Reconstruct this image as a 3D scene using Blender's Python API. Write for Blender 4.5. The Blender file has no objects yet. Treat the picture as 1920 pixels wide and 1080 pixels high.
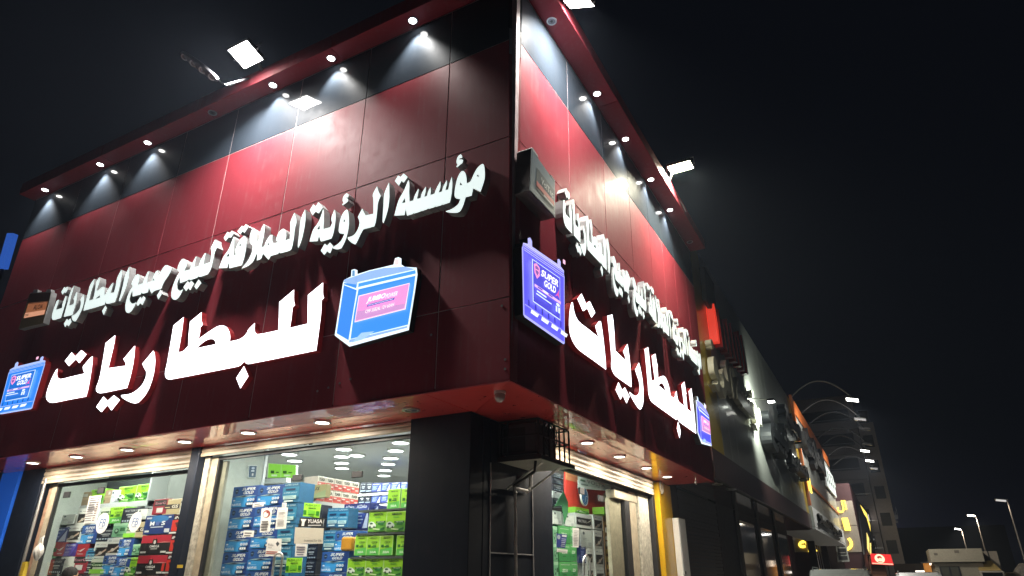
import bpy, bmesh, math, random
import numpy as np
from mathutils import Vector, Matrix
random.seed(7)
R = math.radians
S = bpy.context.scene
COL = S.collection
# ------------------------------------------------------------------ camera
FPX = 1220.955                                   # focal length in pixels of a 1920 px wide frame
PITCH, ROLL, AZ = R(23.8404), R(-0.1672), R(28.4387)
CAMLOC = Vector((3.041, -5.576, 1.6))
_h = Vector((-math.sin(AZ), math.cos(AZ), 0)); _r = Vector((math.cos(AZ), math.sin(AZ), 0)); _u = Vector((0, 0, 1))
FW = _h * math.cos(PITCH) + _u * math.sin(PITCH)
_up = -_h * math.sin(PITCH) + _u * math.cos(PITCH)
RT = _r * math.cos(ROLL) + _up * math.sin(ROLL)
UP = -_r * math.sin(ROLL) + _up * math.cos(ROLL)
cam = bpy.data.cameras.new('camera'); cam_o = bpy.data.objects.new('camera', cam); COL.objects.link(cam_o)
cam.sensor_width = 36; cam.lens = 36 * FPX / 1920; cam.clip_end = 2000; cam.clip_start = 0.05
cam_o.matrix_world = Matrix(((RT.x, UP.x, -FW.x, CAMLOC.x), (RT.y, UP.y, -FW.y, CAMLOC.y), (RT.z, UP.z, -FW.z, CAMLOC.z), (0, 0, 0, 1)))
S.camera = cam_o
# ------------------------------------------------------------------ night sky and exposure
W = bpy.data.worlds.new('World'); S.world = W; W.use_nodes = True
nt = W.node_tree; bg = nt.nodes['Background']
sky = nt.nodes.new('ShaderNodeTexSky'); sky.sky_type = 'NISHITA'; sky.sun_disc = False
sky.sun_elevation = R(-4.0); sky.sun_rotation = R(200)
mixs = nt.nodes.new('ShaderNodeMix'); mixs.data_type = 'RGBA'; mixs.inputs[0].default_value = 0.985
nt.links.new(sky.outputs[0], mixs.inputs[6]); mixs.inputs[7].default_value = (0.055, 0.068, 0.105, 1)   # city glow on a night sky
nt.links.new(mixs.outputs[2], bg.inputs[0]); bg.inputs[1].default_value = 0.036
S.view_settings.view_transform = 'Standard'; S.view_settings.look = 'None'
S.view_settings.exposure = 0.35; S.view_settings.gamma = 1; S.view_settings.use_curve_mapping = False
S.cycles.max_bounces = 8; S.cycles.glossy_bounces = 4; S.cycles.diffuse_bounces = 3; S.cycles.transparent_max_bounces = 12
S.cycles.sample_clamp_indirect = 4; S.cycles.caustics_reflective = False; S.cycles.caustics_refractive = False
S.cycles.use_denoising = True

# ------------------------------------------------------------------ measuring helpers: a pixel of the photograph -> a point on a known plane
def ray(x, y): return FW * FPX + RT * (x - 960) + UP * (540 - y)
def PY(x, y, Y): d = ray(x, y); return CAMLOC + d * ((Y - CAMLOC.y) / d.y)
def PX(x, y, X): d = ray(x, y); return CAMLOC + d * ((X - CAMLOC.x) / d.x)
def PZ(x, y, Z): d = ray(x, y); return CAMLOC + d * ((Z - CAMLOC.z) / d.z)
LEAN = 0.02                                       # the side fascia leans out a little
class Frame:                                      # facade coordinates: u to the right, v up (world height), n out of the wall
    def __init__(s, kind, off=0.0): s.k = kind; s.off = off
    def w(s, u, v, n=0.0):
        n += s.off
        if s.k == 'A': return Vector((u, -n, v))
        if s.k == 'B': return Vector((n + LEAN * (v - 3.4), u, v))
        if s.k == 'C': return Vector((n, u, v))
    def px(s, x, y, n=0.0):
        n += s.off
        if s.k == 'A': p = PY(x, y, -n); return (p.x, p.z)
        if s.k == 'C': p = PX(x, y, n); return (p.y, p.z)
        d = ray(x, y); a = d.x - LEAN * d.z
        p = CAMLOC + d * ((n - (CAMLOC.x - LEAN * (CAMLOC.z - 3.4))) / a); return (p.y, p.z)
FA, FB, FC = Frame('A'), Frame('B'), Frame('C')

# ------------------------------------------------------------------ materials
MATS = {}
def mat(name, col, rough=0.5, metal=0.0, coat=0.0, coat_r=0.05, spec=0.5, emit=None, es=0.0, noise=0.0, nscale=8.0, bump=0.0, bscale=60.0, stretch=(1, 1, 1), alpha=None):
    if name in MATS: return MATS[name]
    m = bpy.data.materials.new(name); m.use_nodes = True; n = m.node_tree; b = n.nodes['Principled BSDF']
    b.inputs['Base Color'].default_value = (*col, 1); b.inputs['Roughness'].default_value = rough
    b.inputs['Metallic'].default_value = metal; b.inputs['Coat Weight'].default_value = coat; b.inputs['Coat Roughness'].default_value = coat_r
    b.inputs['Specular IOR Level'].default_value = spec
    if emit: b.inputs['Emission Color'].default_value = (*emit, 1); b.inputs['Emission Strength'].default_value = es
    if noise or bump:
        tc = n.nodes.new('ShaderNodeTexCoord'); mp = n.nodes.new('ShaderNodeMapping'); mp.inputs['Scale'].default_value = stretch
        n.links.new(tc.outputs['Object'], mp.inputs[0])
    if noise:
        t = n.nodes.new('ShaderNodeTexNoise'); t.inputs['Scale'].default_value = nscale; t.inputs['Detail'].default_value = 8; t.inputs['Roughness'].default_value = 0.65
        n.links.new(mp.outputs[0], t.inputs['Vector'])
        r = n.nodes.new('ShaderNodeMapRange'); r.inputs[1].default_value = 0.3; r.inputs[2].default_value = 0.7
        r.inputs[3].default_value = 1 - noise; r.inputs[4].default_value = 1 + noise
        n.links.new(t.outputs[0], r.inputs[0])
        mx = n.nodes.new('ShaderNodeVectorMath'); mx.operation = 'SCALE'; mx.inputs[0].default_value = col
        n.links.new(r.outputs[0], mx.inputs['Scale']); n.links.new(mx.outputs[0], b.inputs['Base Color'])
        r2 = n.nodes.new('ShaderNodeMapRange'); r2.inputs[1].default_value = 0.3; r2.inputs[2].default_value = 0.7
        r2.inputs[3].default_value = max(0.02, rough * (1 - noise * .6)); r2.inputs[4].default_value = min(1, rough * (1 + noise * .6))
        n.links.new(t.outputs[0], r2.inputs[0]); n.links.new(r2.outputs[0], b.inputs['Roughness'])
    if bump:
        t = n.nodes.new('ShaderNodeTexNoise'); t.inputs['Scale'].default_value = bscale; t.inputs['Detail'].default_value = 3
        n.links.new(mp.outputs[0], t.inputs['Vector'])
        bp = n.nodes.new('ShaderNodeBump'); bp.inputs['Strength'].default_value = bump; bp.inputs['Distance'].default_value = 0.01
        n.links.new(t.outputs[0], bp.inputs['Height']); n.links.new(bp.outputs[0], b.inputs['Normal'])
    MATS[name] = m; return m
def glow(name, col, s): return mat(name, (col[0] * .5, col[1] * .5, col[2] * .5), 0.4, emit=col, es=s)
def ink(col, e=0.0):                               # printing ink; lit lightbox prints give off light
    k = 'ink_%.3f_%.3f_%.3f_%.2f' % (*col, e)
    return mat(k, col if not e else tuple(c * .4 for c in col), 0.45, emit=col if e else None, es=e)
def glass_mat(name, tint, refl):
    """thin pane: see-through face on, mirror-like at a glancing angle"""
    m = bpy.data.materials.new(name); m.use_nodes = True; n = m.node_tree; n.nodes.clear()
    o = n.nodes.new('ShaderNodeOutputMaterial'); t = n.nodes.new('ShaderNodeBsdfTransparent'); t.inputs[0].default_value = (*tint, 1)
    g = n.nodes.new('ShaderNodeBsdfGlossy'); g.inputs['Roughness'].default_value = 0.01
    w = n.nodes.new('ShaderNodeLayerWeight'); w.inputs[0].default_value = 0.5
    p = n.nodes.new('ShaderNodeMath'); p.operation = 'POWER'; p.inputs[1].default_value = 5; n.links.new(w.outputs['Facing'], p.inputs[0])
    f = n.nodes.new('ShaderNodeMath'); f.operation = 'MULTIPLY_ADD'; f.inputs[1].default_value = .8; f.inputs[2].default_value = refl; n.links.new(p.outputs[0], f.inputs[0])
    x = n.nodes.new('ShaderNodeMixShader'); n.links.new(f.outputs[0], x.inputs[0]); n.links.new(t.outputs[0], x.inputs[1]); n.links.new(g.outputs[0], x.inputs[2])
    n.links.new(x.outputs[0], o.inputs[0]); return m
def facade_mat(name, col, rough, coat, dirt=0.12, metal=0.0, spec=0.5, coat_r=0.06):
    """painted aluminium sheet: faint waviness, water marks and dust"""
    m = bpy.data.materials.new(name); m.use_nodes = True; n = m.node_tree; b = n.nodes['Principled BSDF']
    b.inputs['Metallic'].default_value = metal; b.inputs['Coat Weight'].default_value = coat; b.inputs['Coat Roughness'].default_value = coat_r
    b.inputs['Specular IOR Level'].default_value = spec
    tc = n.nodes.new('ShaderNodeTexCoord')
    t = n.nodes.new('ShaderNodeTexNoise'); t.inputs['Scale'].default_value = 5; t.inputs['Detail'].default_value = 9; t.inputs['Roughness'].default_value = 0.7
    n.links.new(tc.outputs['Object'], t.inputs['Vector'])
    mp = n.nodes.new('ShaderNodeMapping'); mp.inputs['Scale'].default_value = (14, 14, 0.7); n.links.new(tc.outputs['Object'], mp.inputs[0])
    t2 = n.nodes.new('ShaderNodeTexNoise'); t2.inputs['Scale'].default_value = 1.0; t2.inputs['Detail'].default_value = 6; n.links.new(mp.outputs[0], t2.inputs['Vector'])
    ad = n.nodes.new('ShaderNodeMath'); ad.operation = 'MULTIPLY'; n.links.new(t.outputs[0], ad.inputs[0]); n.links.new(t2.outputs[0], ad.inputs[1])
    r = n.nodes.new('ShaderNodeMapRange'); r.inputs[1].default_value = 0.27; r.inputs[2].default_value = 0.5; r.inputs[3].default_value = 0; r.inputs[4].default_value = dirt
    n.links.new(ad.outputs[0], r.inputs[0])
    mx = n.nodes.new('ShaderNodeMix'); mx.data_type = 'RGBA'; mx.inputs[6].default_value = (*col, 1); mx.inputs[7].default_value = (0.38, 0.33, 0.31, 1)
    n.links.new(r.outputs[0], mx.inputs[0]); n.links.new(mx.outputs[2], b.inputs['Base Color'])
    rr = n.nodes.new('ShaderNodeMapRange'); rr.inputs[1].default_value = 0.3; rr.inputs[2].default_value = 0.7; rr.inputs[3].default_value = rough * .85; rr.inputs[4].default_value = min(1, rough * 1.2)
    n.links.new(t.outputs[0], rr.inputs[0]); n.links.new(rr.outputs[0], b.inputs['Roughness'])
    t3 = n.nodes.new('ShaderNodeTexNoise'); t3.inputs['Scale'].default_value = 1.6; t3.inputs['Detail'].default_value = 1; n.links.new(tc.outputs['Object'], t3.inputs['Vector'])
    bp = n.nodes.new('ShaderNodeBump'); bp.inputs['Strength'].default_value = 0.10; bp.inputs['Distance'].default_value = 0.02
    n.links.new(t3.outputs[0], bp.inputs['Height']); n.links.new(bp.outputs[0], b.inputs['Normal']); n.links.new(bp.outputs[0], b.inputs['Coat Normal'])
    MATS[name] = m; return m

M_RED = facade_mat('red_cladding', (0.30, 0.034, 0.050), 0.55, 0.05, 0.16, spec=.26, coat_r=.08)
M_BLACK = facade_mat('blue_black_cladding', (0.036, 0.047, 0.062), 0.50, 0.45, 0.03, spec=.05, coat_r=.022)
M_SOFFIT = facade_mat('red_soffit', (0.60, 0.055, 0.048), 0.30, 1.0, 0.02, coat_r=0.015)
M_PILLAR = facade_mat('dark_pillar_cladding', (0.008, 0.012, 0.022), 0.5, 0.12, 0.025, spec=.15)
M_SEAL = mat('joint_sealant', (0.62, 0.50, 0.50), 0.55, noise=.3, nscale=4)
M_TRIM = facade_mat('corner_trim_red', (0.50, 0.10, 0.10), 0.30, 0.6, 0.25)
M_TRIMLIT = facade_mat('corner_trim_floodlit', (0.55, 0.55, 0.56), 0.30, 0.6, 0.1)  # pale stretch stands in for the floodlight's glare on the corner
M_WHITE = mat('white_sheet', (0.72, 0.74, 0.73), 0.45, noise=.06)
M_GREYLET = mat('letter_return_grey', (0.38, 0.39, 0.39), 0.45, noise=.15, nscale=6)
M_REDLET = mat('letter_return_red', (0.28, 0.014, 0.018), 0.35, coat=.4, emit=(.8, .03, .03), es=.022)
M_FACE = mat('letter_face_opal', (0.80, 0.84, 0.82), 0.35, emit=(0.86, 1.0, 0.97), es=0.70)
M_LIT = glow('letter_face_lit', (0.93, 0.95, 1.0), 2.8)
M_DARK = mat('dark_metal', (0.02, 0.02, 0.022), 0.5, noise=.2)
M_STEEL = mat('steel', (0.45, 0.45, 0.44), 0.35, 0.8, noise=.15)
M_SLAT = mat('shutter_slat_cream', (0.36, 0.30, 0.22), 0.5, noise=.35, nscale=5, stretch=(1, 1, 6))
M_CREAM = mat('cream_paint', (0.38, 0.33, 0.24), 0.55, noise=.25, nscale=9)
M_PEEL = mat('peeling_white_paint', (0.42, 0.40, 0.33), 0.8, noise=.5, nscale=14, bump=.5, bscale=30)
M_GREYWALL = mat('grey_inner_wall', (0.20, 0.21, 0.19), 0.7, noise=.12)
M_INWALL = mat('pale_inner_wall', (0.34, 0.36, 0.32), 0.75, noise=.1)
M_CEIL = mat('white_ceiling_tile', (0.66, 0.70, 0.69), 0.55, noise=.04, nscale=3)
M_GLASS = glass_mat('window_glass', (0.95, 0.97, 0.96), 0.025)
M_LED = glow('led_face', (1.0, 0.98, 0.93), 30)
M_SPOT = glow('spot_face', (1.0, 0.98, 0.94), 22)
M_DOWN = glow('downlight_face', (1.0, 0.93, 0.80), 9)
M_CEILLED = glow('ceiling_led_face', (0.95, 1.0, 0.96), 7)
M_RING = mat('lamp_ring_grey', (0.55, 0.55, 0.56), 0.3, 0.6)
M_DEADLENS = mat('unlit_lens', (0.25, 0.25, 0.27), 0.15, 0.3, coat=1)
M_CARD = mat('carton_board', (0.36, 0.25, 0.15), 0.75, noise=.1)
M_WOOD = mat('shelf_board', (0.55, 0.55, 0.53), 0.5)

# ------------------------------------------------------------------ mesh building
class MB:
    def __init__(s): s.v = []; s.f = []; s.m = []
    def add(s, vs, fs, mi=0):
        b = len(s.v); s.v += [Vector(v) for v in vs]; s.f += [tuple(i + b for i in f) for f in fs]; s.m += [mi] * len(fs); return s
    def hexa(s, p, mi=0):                          # 8 points: bottom ring 0-3, top ring 4-7
        return s.add(p, [(3, 2, 1, 0), (4, 5, 6, 7), (0, 1, 5, 4), (1, 2, 6, 5), (2, 3, 7, 6), (3, 0, 4, 7)], mi)
    def box(s, x0, x1, y0, y1, z0, z1, mi=0):
        return s.hexa([(x0, y0, z0), (x1, y0, z0), (x1, y1, z0), (x0, y1, z0), (x0, y0, z1), (x1, y0, z1), (x1, y1, z1), (x0, y1, z1)], mi)
    def fbox(s, F, u0, u1, v0, v1, n0, n1, mi=0):
        return s.hexa([F.w(u0, v0, n1), F.w(u1, v0, n1), F.w(u1, v0, n0), F.w(u0, v0, n0), F.w(u0, v1, n1), F.w(u1, v1, n1), F.w(u1, v1, n0), F.w(u0, v1, n0)], mi)
    def prism(s, F, poly, n0, n1, mi=0, back=True):
        k = len(poly); vs = [F.w(u, v, n1) for u, v in poly] + [F.w(u, v, n0) for u, v in poly]
        fs = [tuple(range(k))] + [(i, i + k, (i + 1) % k + k, (i + 1) % k) for i in range(k)]
        if back: fs.append(tuple(range(2 * k - 1, k - 1, -1)))
        return s.add(vs, fs, mi)
    def cyl(s, c, ax, r, h, seg=16, r2=None, mi=0):   # from c along ax (unit) for h
        c = Vector(c); ax = Vector(ax).normalized(); a = ax.orthogonal().normalized(); b = ax.cross(a); r2 = r if r2 is None else r2
        vs = []
        for k, rr in ((0, r), (h, r2)):
            vs += [c + ax * k + (a * math.cos(t) + b * math.sin(t)) * rr for t in (2 * math.pi * i / seg for i in range(seg))]
        fs = [tuple(range(seg - 1, -1, -1)), tuple(range(seg, 2 * seg))] + [(i, (i + 1) % seg, (i + 1) % seg + seg, i + seg) for i in range(seg)]
        return s.add(vs, fs, mi)
    def ring(s, c, ax, r0, r1, h, seg=20, mi=0):
        c = Vector(c); ax = Vector(ax).normalized(); a = ax.orthogonal().normalized(); b = ax.cross(a); vs = []
        for rr, k in ((r0, 0), (r1, 0), (r1, h), (r0, h)):
            vs += [c + ax * k + (a * math.cos(t) + b * math.sin(t)) * rr for t in (2 * math.pi * i / seg for i in range(seg))]
        fs = []
        for q in range(4):
            o, p = q * seg, ((q + 1) % 4) * seg
            fs += [(o + i, o + (i + 1) % seg, p + (i + 1) % seg, p + i) for i in range(seg)]
        return s.add(vs, fs, mi)
    def tube(s, pts, r, seg=6, mi=0, r_end=None):
        pts = [Vector(p) for p in pts]; n = len(pts); vs = []; prev = None
        for i, p in enumerate(pts):
            d = (pts[min(i + 1, n - 1)] - pts[max(i - 1, 0)]).normalized()
            a = d.orthogonal().normalized() if prev is None else (prev - d * prev.dot(d)).normalized(); prev = a; b = d.cross(a)
            rr = r if r_end is None else r + (r_end - r) * i / (n - 1)
            vs += [p + (a * math.cos(t) + b * math.sin(t)) * rr for t in (2 * math.pi * k / seg for k in range(seg))]
        fs = [tuple(range(seg - 1, -1, -1)), tuple(range((n - 1) * seg, n * seg))]
        for i in range(n - 1):
            fs += [(i * seg + k, i * seg + (k + 1) % seg, (i + 1) * seg + (k + 1) % seg, (i + 1) * seg + k) for k in range(seg)]
        return s.add(vs, fs, mi)
    def build(s, name, mats, parent=None, loc=None, smooth=False, bevel=0.0):
        base = Vector((0, 0, 0))
        if parent is not None:
            q = parent
            while q is not None: base += q.location; q = q.parent
        elif loc is not None: base = Vector(loc)
        else:
            xs = [v.x for v in s.v]; ys = [v.y for v in s.v]; zs = [v.z for v in s.v]
            base = Vector(((min(xs) + max(xs)) / 2, (min(ys) + max(ys)) / 2, min(zs)))
        me = bpy.data.meshes.new(name); me.from_pydata([v - base for v in s.v], [], s.f)
        for m in (mats if isinstance(mats, (list, tuple)) else [mats]): me.materials.append(m)
        me.polygons.foreach_set('material_index', s.m)
        if bevel or True:
            bm = bmesh.new(); bm.from_mesh(me)
            if s.fixn: bmesh.ops.recalc_face_normals(bm, faces=bm.faces)
            if bevel: bmesh.ops.bevel(bm, geom=[e for e in bm.edges if len(e.link_faces) == 2 and e.calc_face_angle(0) > .6], offset=bevel, segments=1, affect='EDGES')
            bm.to_mesh(me); bm.free()
        if smooth: me.polygons.foreach_set('use_smooth', [True] * len(me.polygons))
        o = bpy.data.objects.new(name, me); COL.objects.link(o)
        if parent is not None: o.parent = parent
        else: o.location = base
        return o
    fixn = True
def tag(o, label=None, cat=None, group=None, kind=None):
    for k, v in (('label', label), ('category', cat), ('group', group), ('kind', kind)):
        if v: o[k] = v
    return o
def thing(name, label, cat, loc=(0, 0, 0), group=None):
    o = bpy.data.objects.new(name, None); o.empty_display_size = .2; COL.objects.link(o); o.location = loc
    return tag(o, label, cat, group)
def part(name, parent):                            # an Empty part that groups its own sub-parts
    o = bpy.data.objects.new(name, None); o.empty_display_size = .1; COL.objects.link(o); o.parent = parent; return o
def lamp(kind, name, loc, power, color, parent=None, size=.1, size_y=None, aim=None, spot=None, blend=.3):
    L = bpy.data.lights.new(name, kind); L.energy = power; L.color = color
    if kind == 'AREA':
        L.shape = 'RECTANGLE' if size_y else 'DISK'; L.size = size
        if size_y: L.size_y = size_y
    else: L.shadow_soft_size = size
    if kind == 'AREA' and spot: L.spread = spot
    if kind == 'SPOT': L.spot_size = spot; L.spot_blend = blend
    o = bpy.data.objects.new(name, L); COL.objects.link(o)
    base = Vector((0, 0, 0)); q = parent
    while q is not None: base += q.location; q = q.parent
    o.parent = parent; o.location = Vector(loc) - base
    if aim is not None: o.rotation_euler = Vector(aim).to_track_quat('-Z', 'Y').to_euler()
    return o

# ------------------------------------------------------------------ flat shapes: outlines with holes and lettering, via curves
def eval_curve(c):
    o = bpy.data.objects.new('tmp', c); COL.objects.link(o); dg = bpy.context.evaluated_depsgraph_get(); dg.update()
    me = bpy.data.meshes.new_from_object(o.evaluated_get(dg)); vs = [tuple(v.co) for v in me.vertices]; fs = [tuple(p.vertices) for p in me.polygons]
    bpy.data.objects.remove(o); bpy.data.meshes.remove(me); bpy.data.curves.remove(c); return vs, fs
def outline(polys, extrude):
    c = bpy.data.curves.new('tmp', 'CURVE'); c.dimensions = '2D'; c.fill_mode = 'BOTH'; c.extrude = extrude
    for p in polys:
        s = c.splines.new('POLY'); s.points.add(len(p) - 1); s.use_cyclic_u = True
        for q, (x, y) in zip(s.points, p): q.co = (x, y, 0, 1)
    return eval_curve(c)
_TX = {}
def text_mesh(t, shear=0.0, bold=0.0, res=2):
    k = (t, shear, bold, res)
    if k not in _TX:
        c = bpy.data.curves.new('tmp', 'FONT'); c.body = t; c.size = 1; c.shear = shear; c.offset = bold; c.resolution_u = res
        vs, fs = eval_curve(c)
        xs = [v[0] for v in vs] or [0, 1]; ys = [v[1] for v in vs] or [0, 1]
        _TX[k] = ([((x - min(xs)) / (max(xs) - min(xs)), (y - min(ys)) / (max(ys) - min(ys))) for x, y, z in vs], fs)
    return _TX[k]
class Print:
    """flat print in (u, v), one material slot per ink, every next item a hair prouder"""
    def __init__(s, step=0.0012): s.items = []; s.inks = []; s.step = step
    def _i(s, col, e):
        m = ink(col, e) if not hasattr(col, 'node_tree') else col
        if m not in s.inks: s.inks.append(m)
        return s.inks.index(m)
    def poly(s, col, pts, e=0): s.items.append((list(pts), [tuple(range(len(pts)))], s._i(col, e))); return s
    def rect(s, col, u0, v0, u1, v1, e=0): return s.poly(col, [(u0, v0), (u1, v0), (u1, v1), (u0, v1)], e)
    def disc(s, col, u, v, ru, rv=None, e=0, seg=14): rv = ru if rv is None else rv; return s.poly(col, [(u + ru * math.cos(2 * math.pi * i / seg), v + rv * math.sin(2 * math.pi * i / seg)) for i in range(seg)], e)
    def text(s, col, t, u0, v0, u1, v1, shear=0, bold=0.0, e=0):
        vs, fs = text_mesh(t, shear, bold); s.items.append(([(u0 + x * (u1 - u0), v0 + y * (v1 - v0)) for x, y in vs], fs, s._i(col, e))); return s
    def tris(s, col, vs, fs, e=0): s.items.append((vs, fs, s._i(col, e))); return s
    def into(s, fn, n0):
        mb = MB(); mb.fixn = False
        for k, (vs, fs, mi) in enumerate(s.items): mb.add([fn(u, v, n0 + k * s.step) for u, v in vs], fs, mi)
        return mb
    def build(s, name, fn, n0, parent): return s.into(fn, n0).build(name, s.inks, parent)
def quad_map(F, c):                                # unit square -> quad c (4 facade points: bl, br, tr, tl)
    def fn(a, b, n):
        u = (c[0][0] * (1 - a) + c[1][0] * a) * (1 - b) + (c[3][0] * (1 - a) + c[2][0] * a) * b
        v = (c[0][1] * (1 - a) + c[1][1] * a) * (1 - b) + (c[3][1] * (1 - a) + c[2][1] * a) * b
        return F.w(u, v, n)
    return fn
# ------------------------------------------------------------------ letter outlines measured on the front fascia (view origin, scale, outlines)
V1 = (0, 520, 3.856); V2 = (280, 500, 4.5); V3 = (80, 480, 7.2); V4 = (220, 430, 6.355); V5 = (390, 370, 7.2); V6 = (550, 330, 6.355); V7 = (720, 270, 6.75)
BIG = [
 (V1, [[(418,660),(405,672),(375,730),(345,808),(333,860),(340,888),(360,905),(390,908),(500,885),(625,862),(642,800),(668,640),(672,572),(655,580),(600,645),(602,668),(612,690),(608,697),(520,717),(440,738),(418,728),(412,700)]]),
 (V1, [[(470,605),(520,543),(546,572),(590,527),(627,557),(575,620),(550,592),(500,642)]]),
 (V1, [[(835,418),(765,475),(745,600),(720,740),(695,800),(697,822),(712,837),(740,838),(920,800),(945,720),(970,600),(978,495),(970,500),(893,592),(912,620),(908,640),(785,657),(828,480)]]),
 (V1, [[(697,937),(750,862),(780,893),(825,853),(868,887),(808,962),(778,925),(735,975)]]),
 (V1, [[(1110,530),(1030,625),(1045,660),(1060,680),(1058,720),(1030,780),(980,825),(940,845),(878,852),(878,866),(915,890),(955,908),(985,912),(1012,900),(1070,830),(1110,720),(1125,620),(1120,550)]]),
 (V2, [[(292,425),(205,497),(180,650),(150,820),(132,895),(138,935),(160,952),(190,952),(740,845),(770,835),(802,800),(820,820),(850,822),(1410,708),(1430,560),(1450,400),(1455,285),(1475,262),(1465,240),(1467,135),(1340,240),(1336,482),(1187,518),(1200,440),(1210,345),(1230,325),(1220,290),(1222,195),(1098,300),(1095,420),(1090,537),(920,573),(900,565),(888,540),(892,475),(835,530),(828,555),(800,590),(760,615),(680,632),(685,590),(675,540),(650,505),(615,495),(580,502),(530,530),(415,612),(430,560),(430,515),(452,490),(440,450),(442,385),(345,465),(335,560),(330,670),(285,718),(245,722),(250,700),(275,560)],
   [(395,690),(440,650),(490,615),(530,608),(555,620),(562,655),(480,672)]]),
 (V2, [[(800,840),(837,925),(770,1028),(735,940)]]),
]
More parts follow.
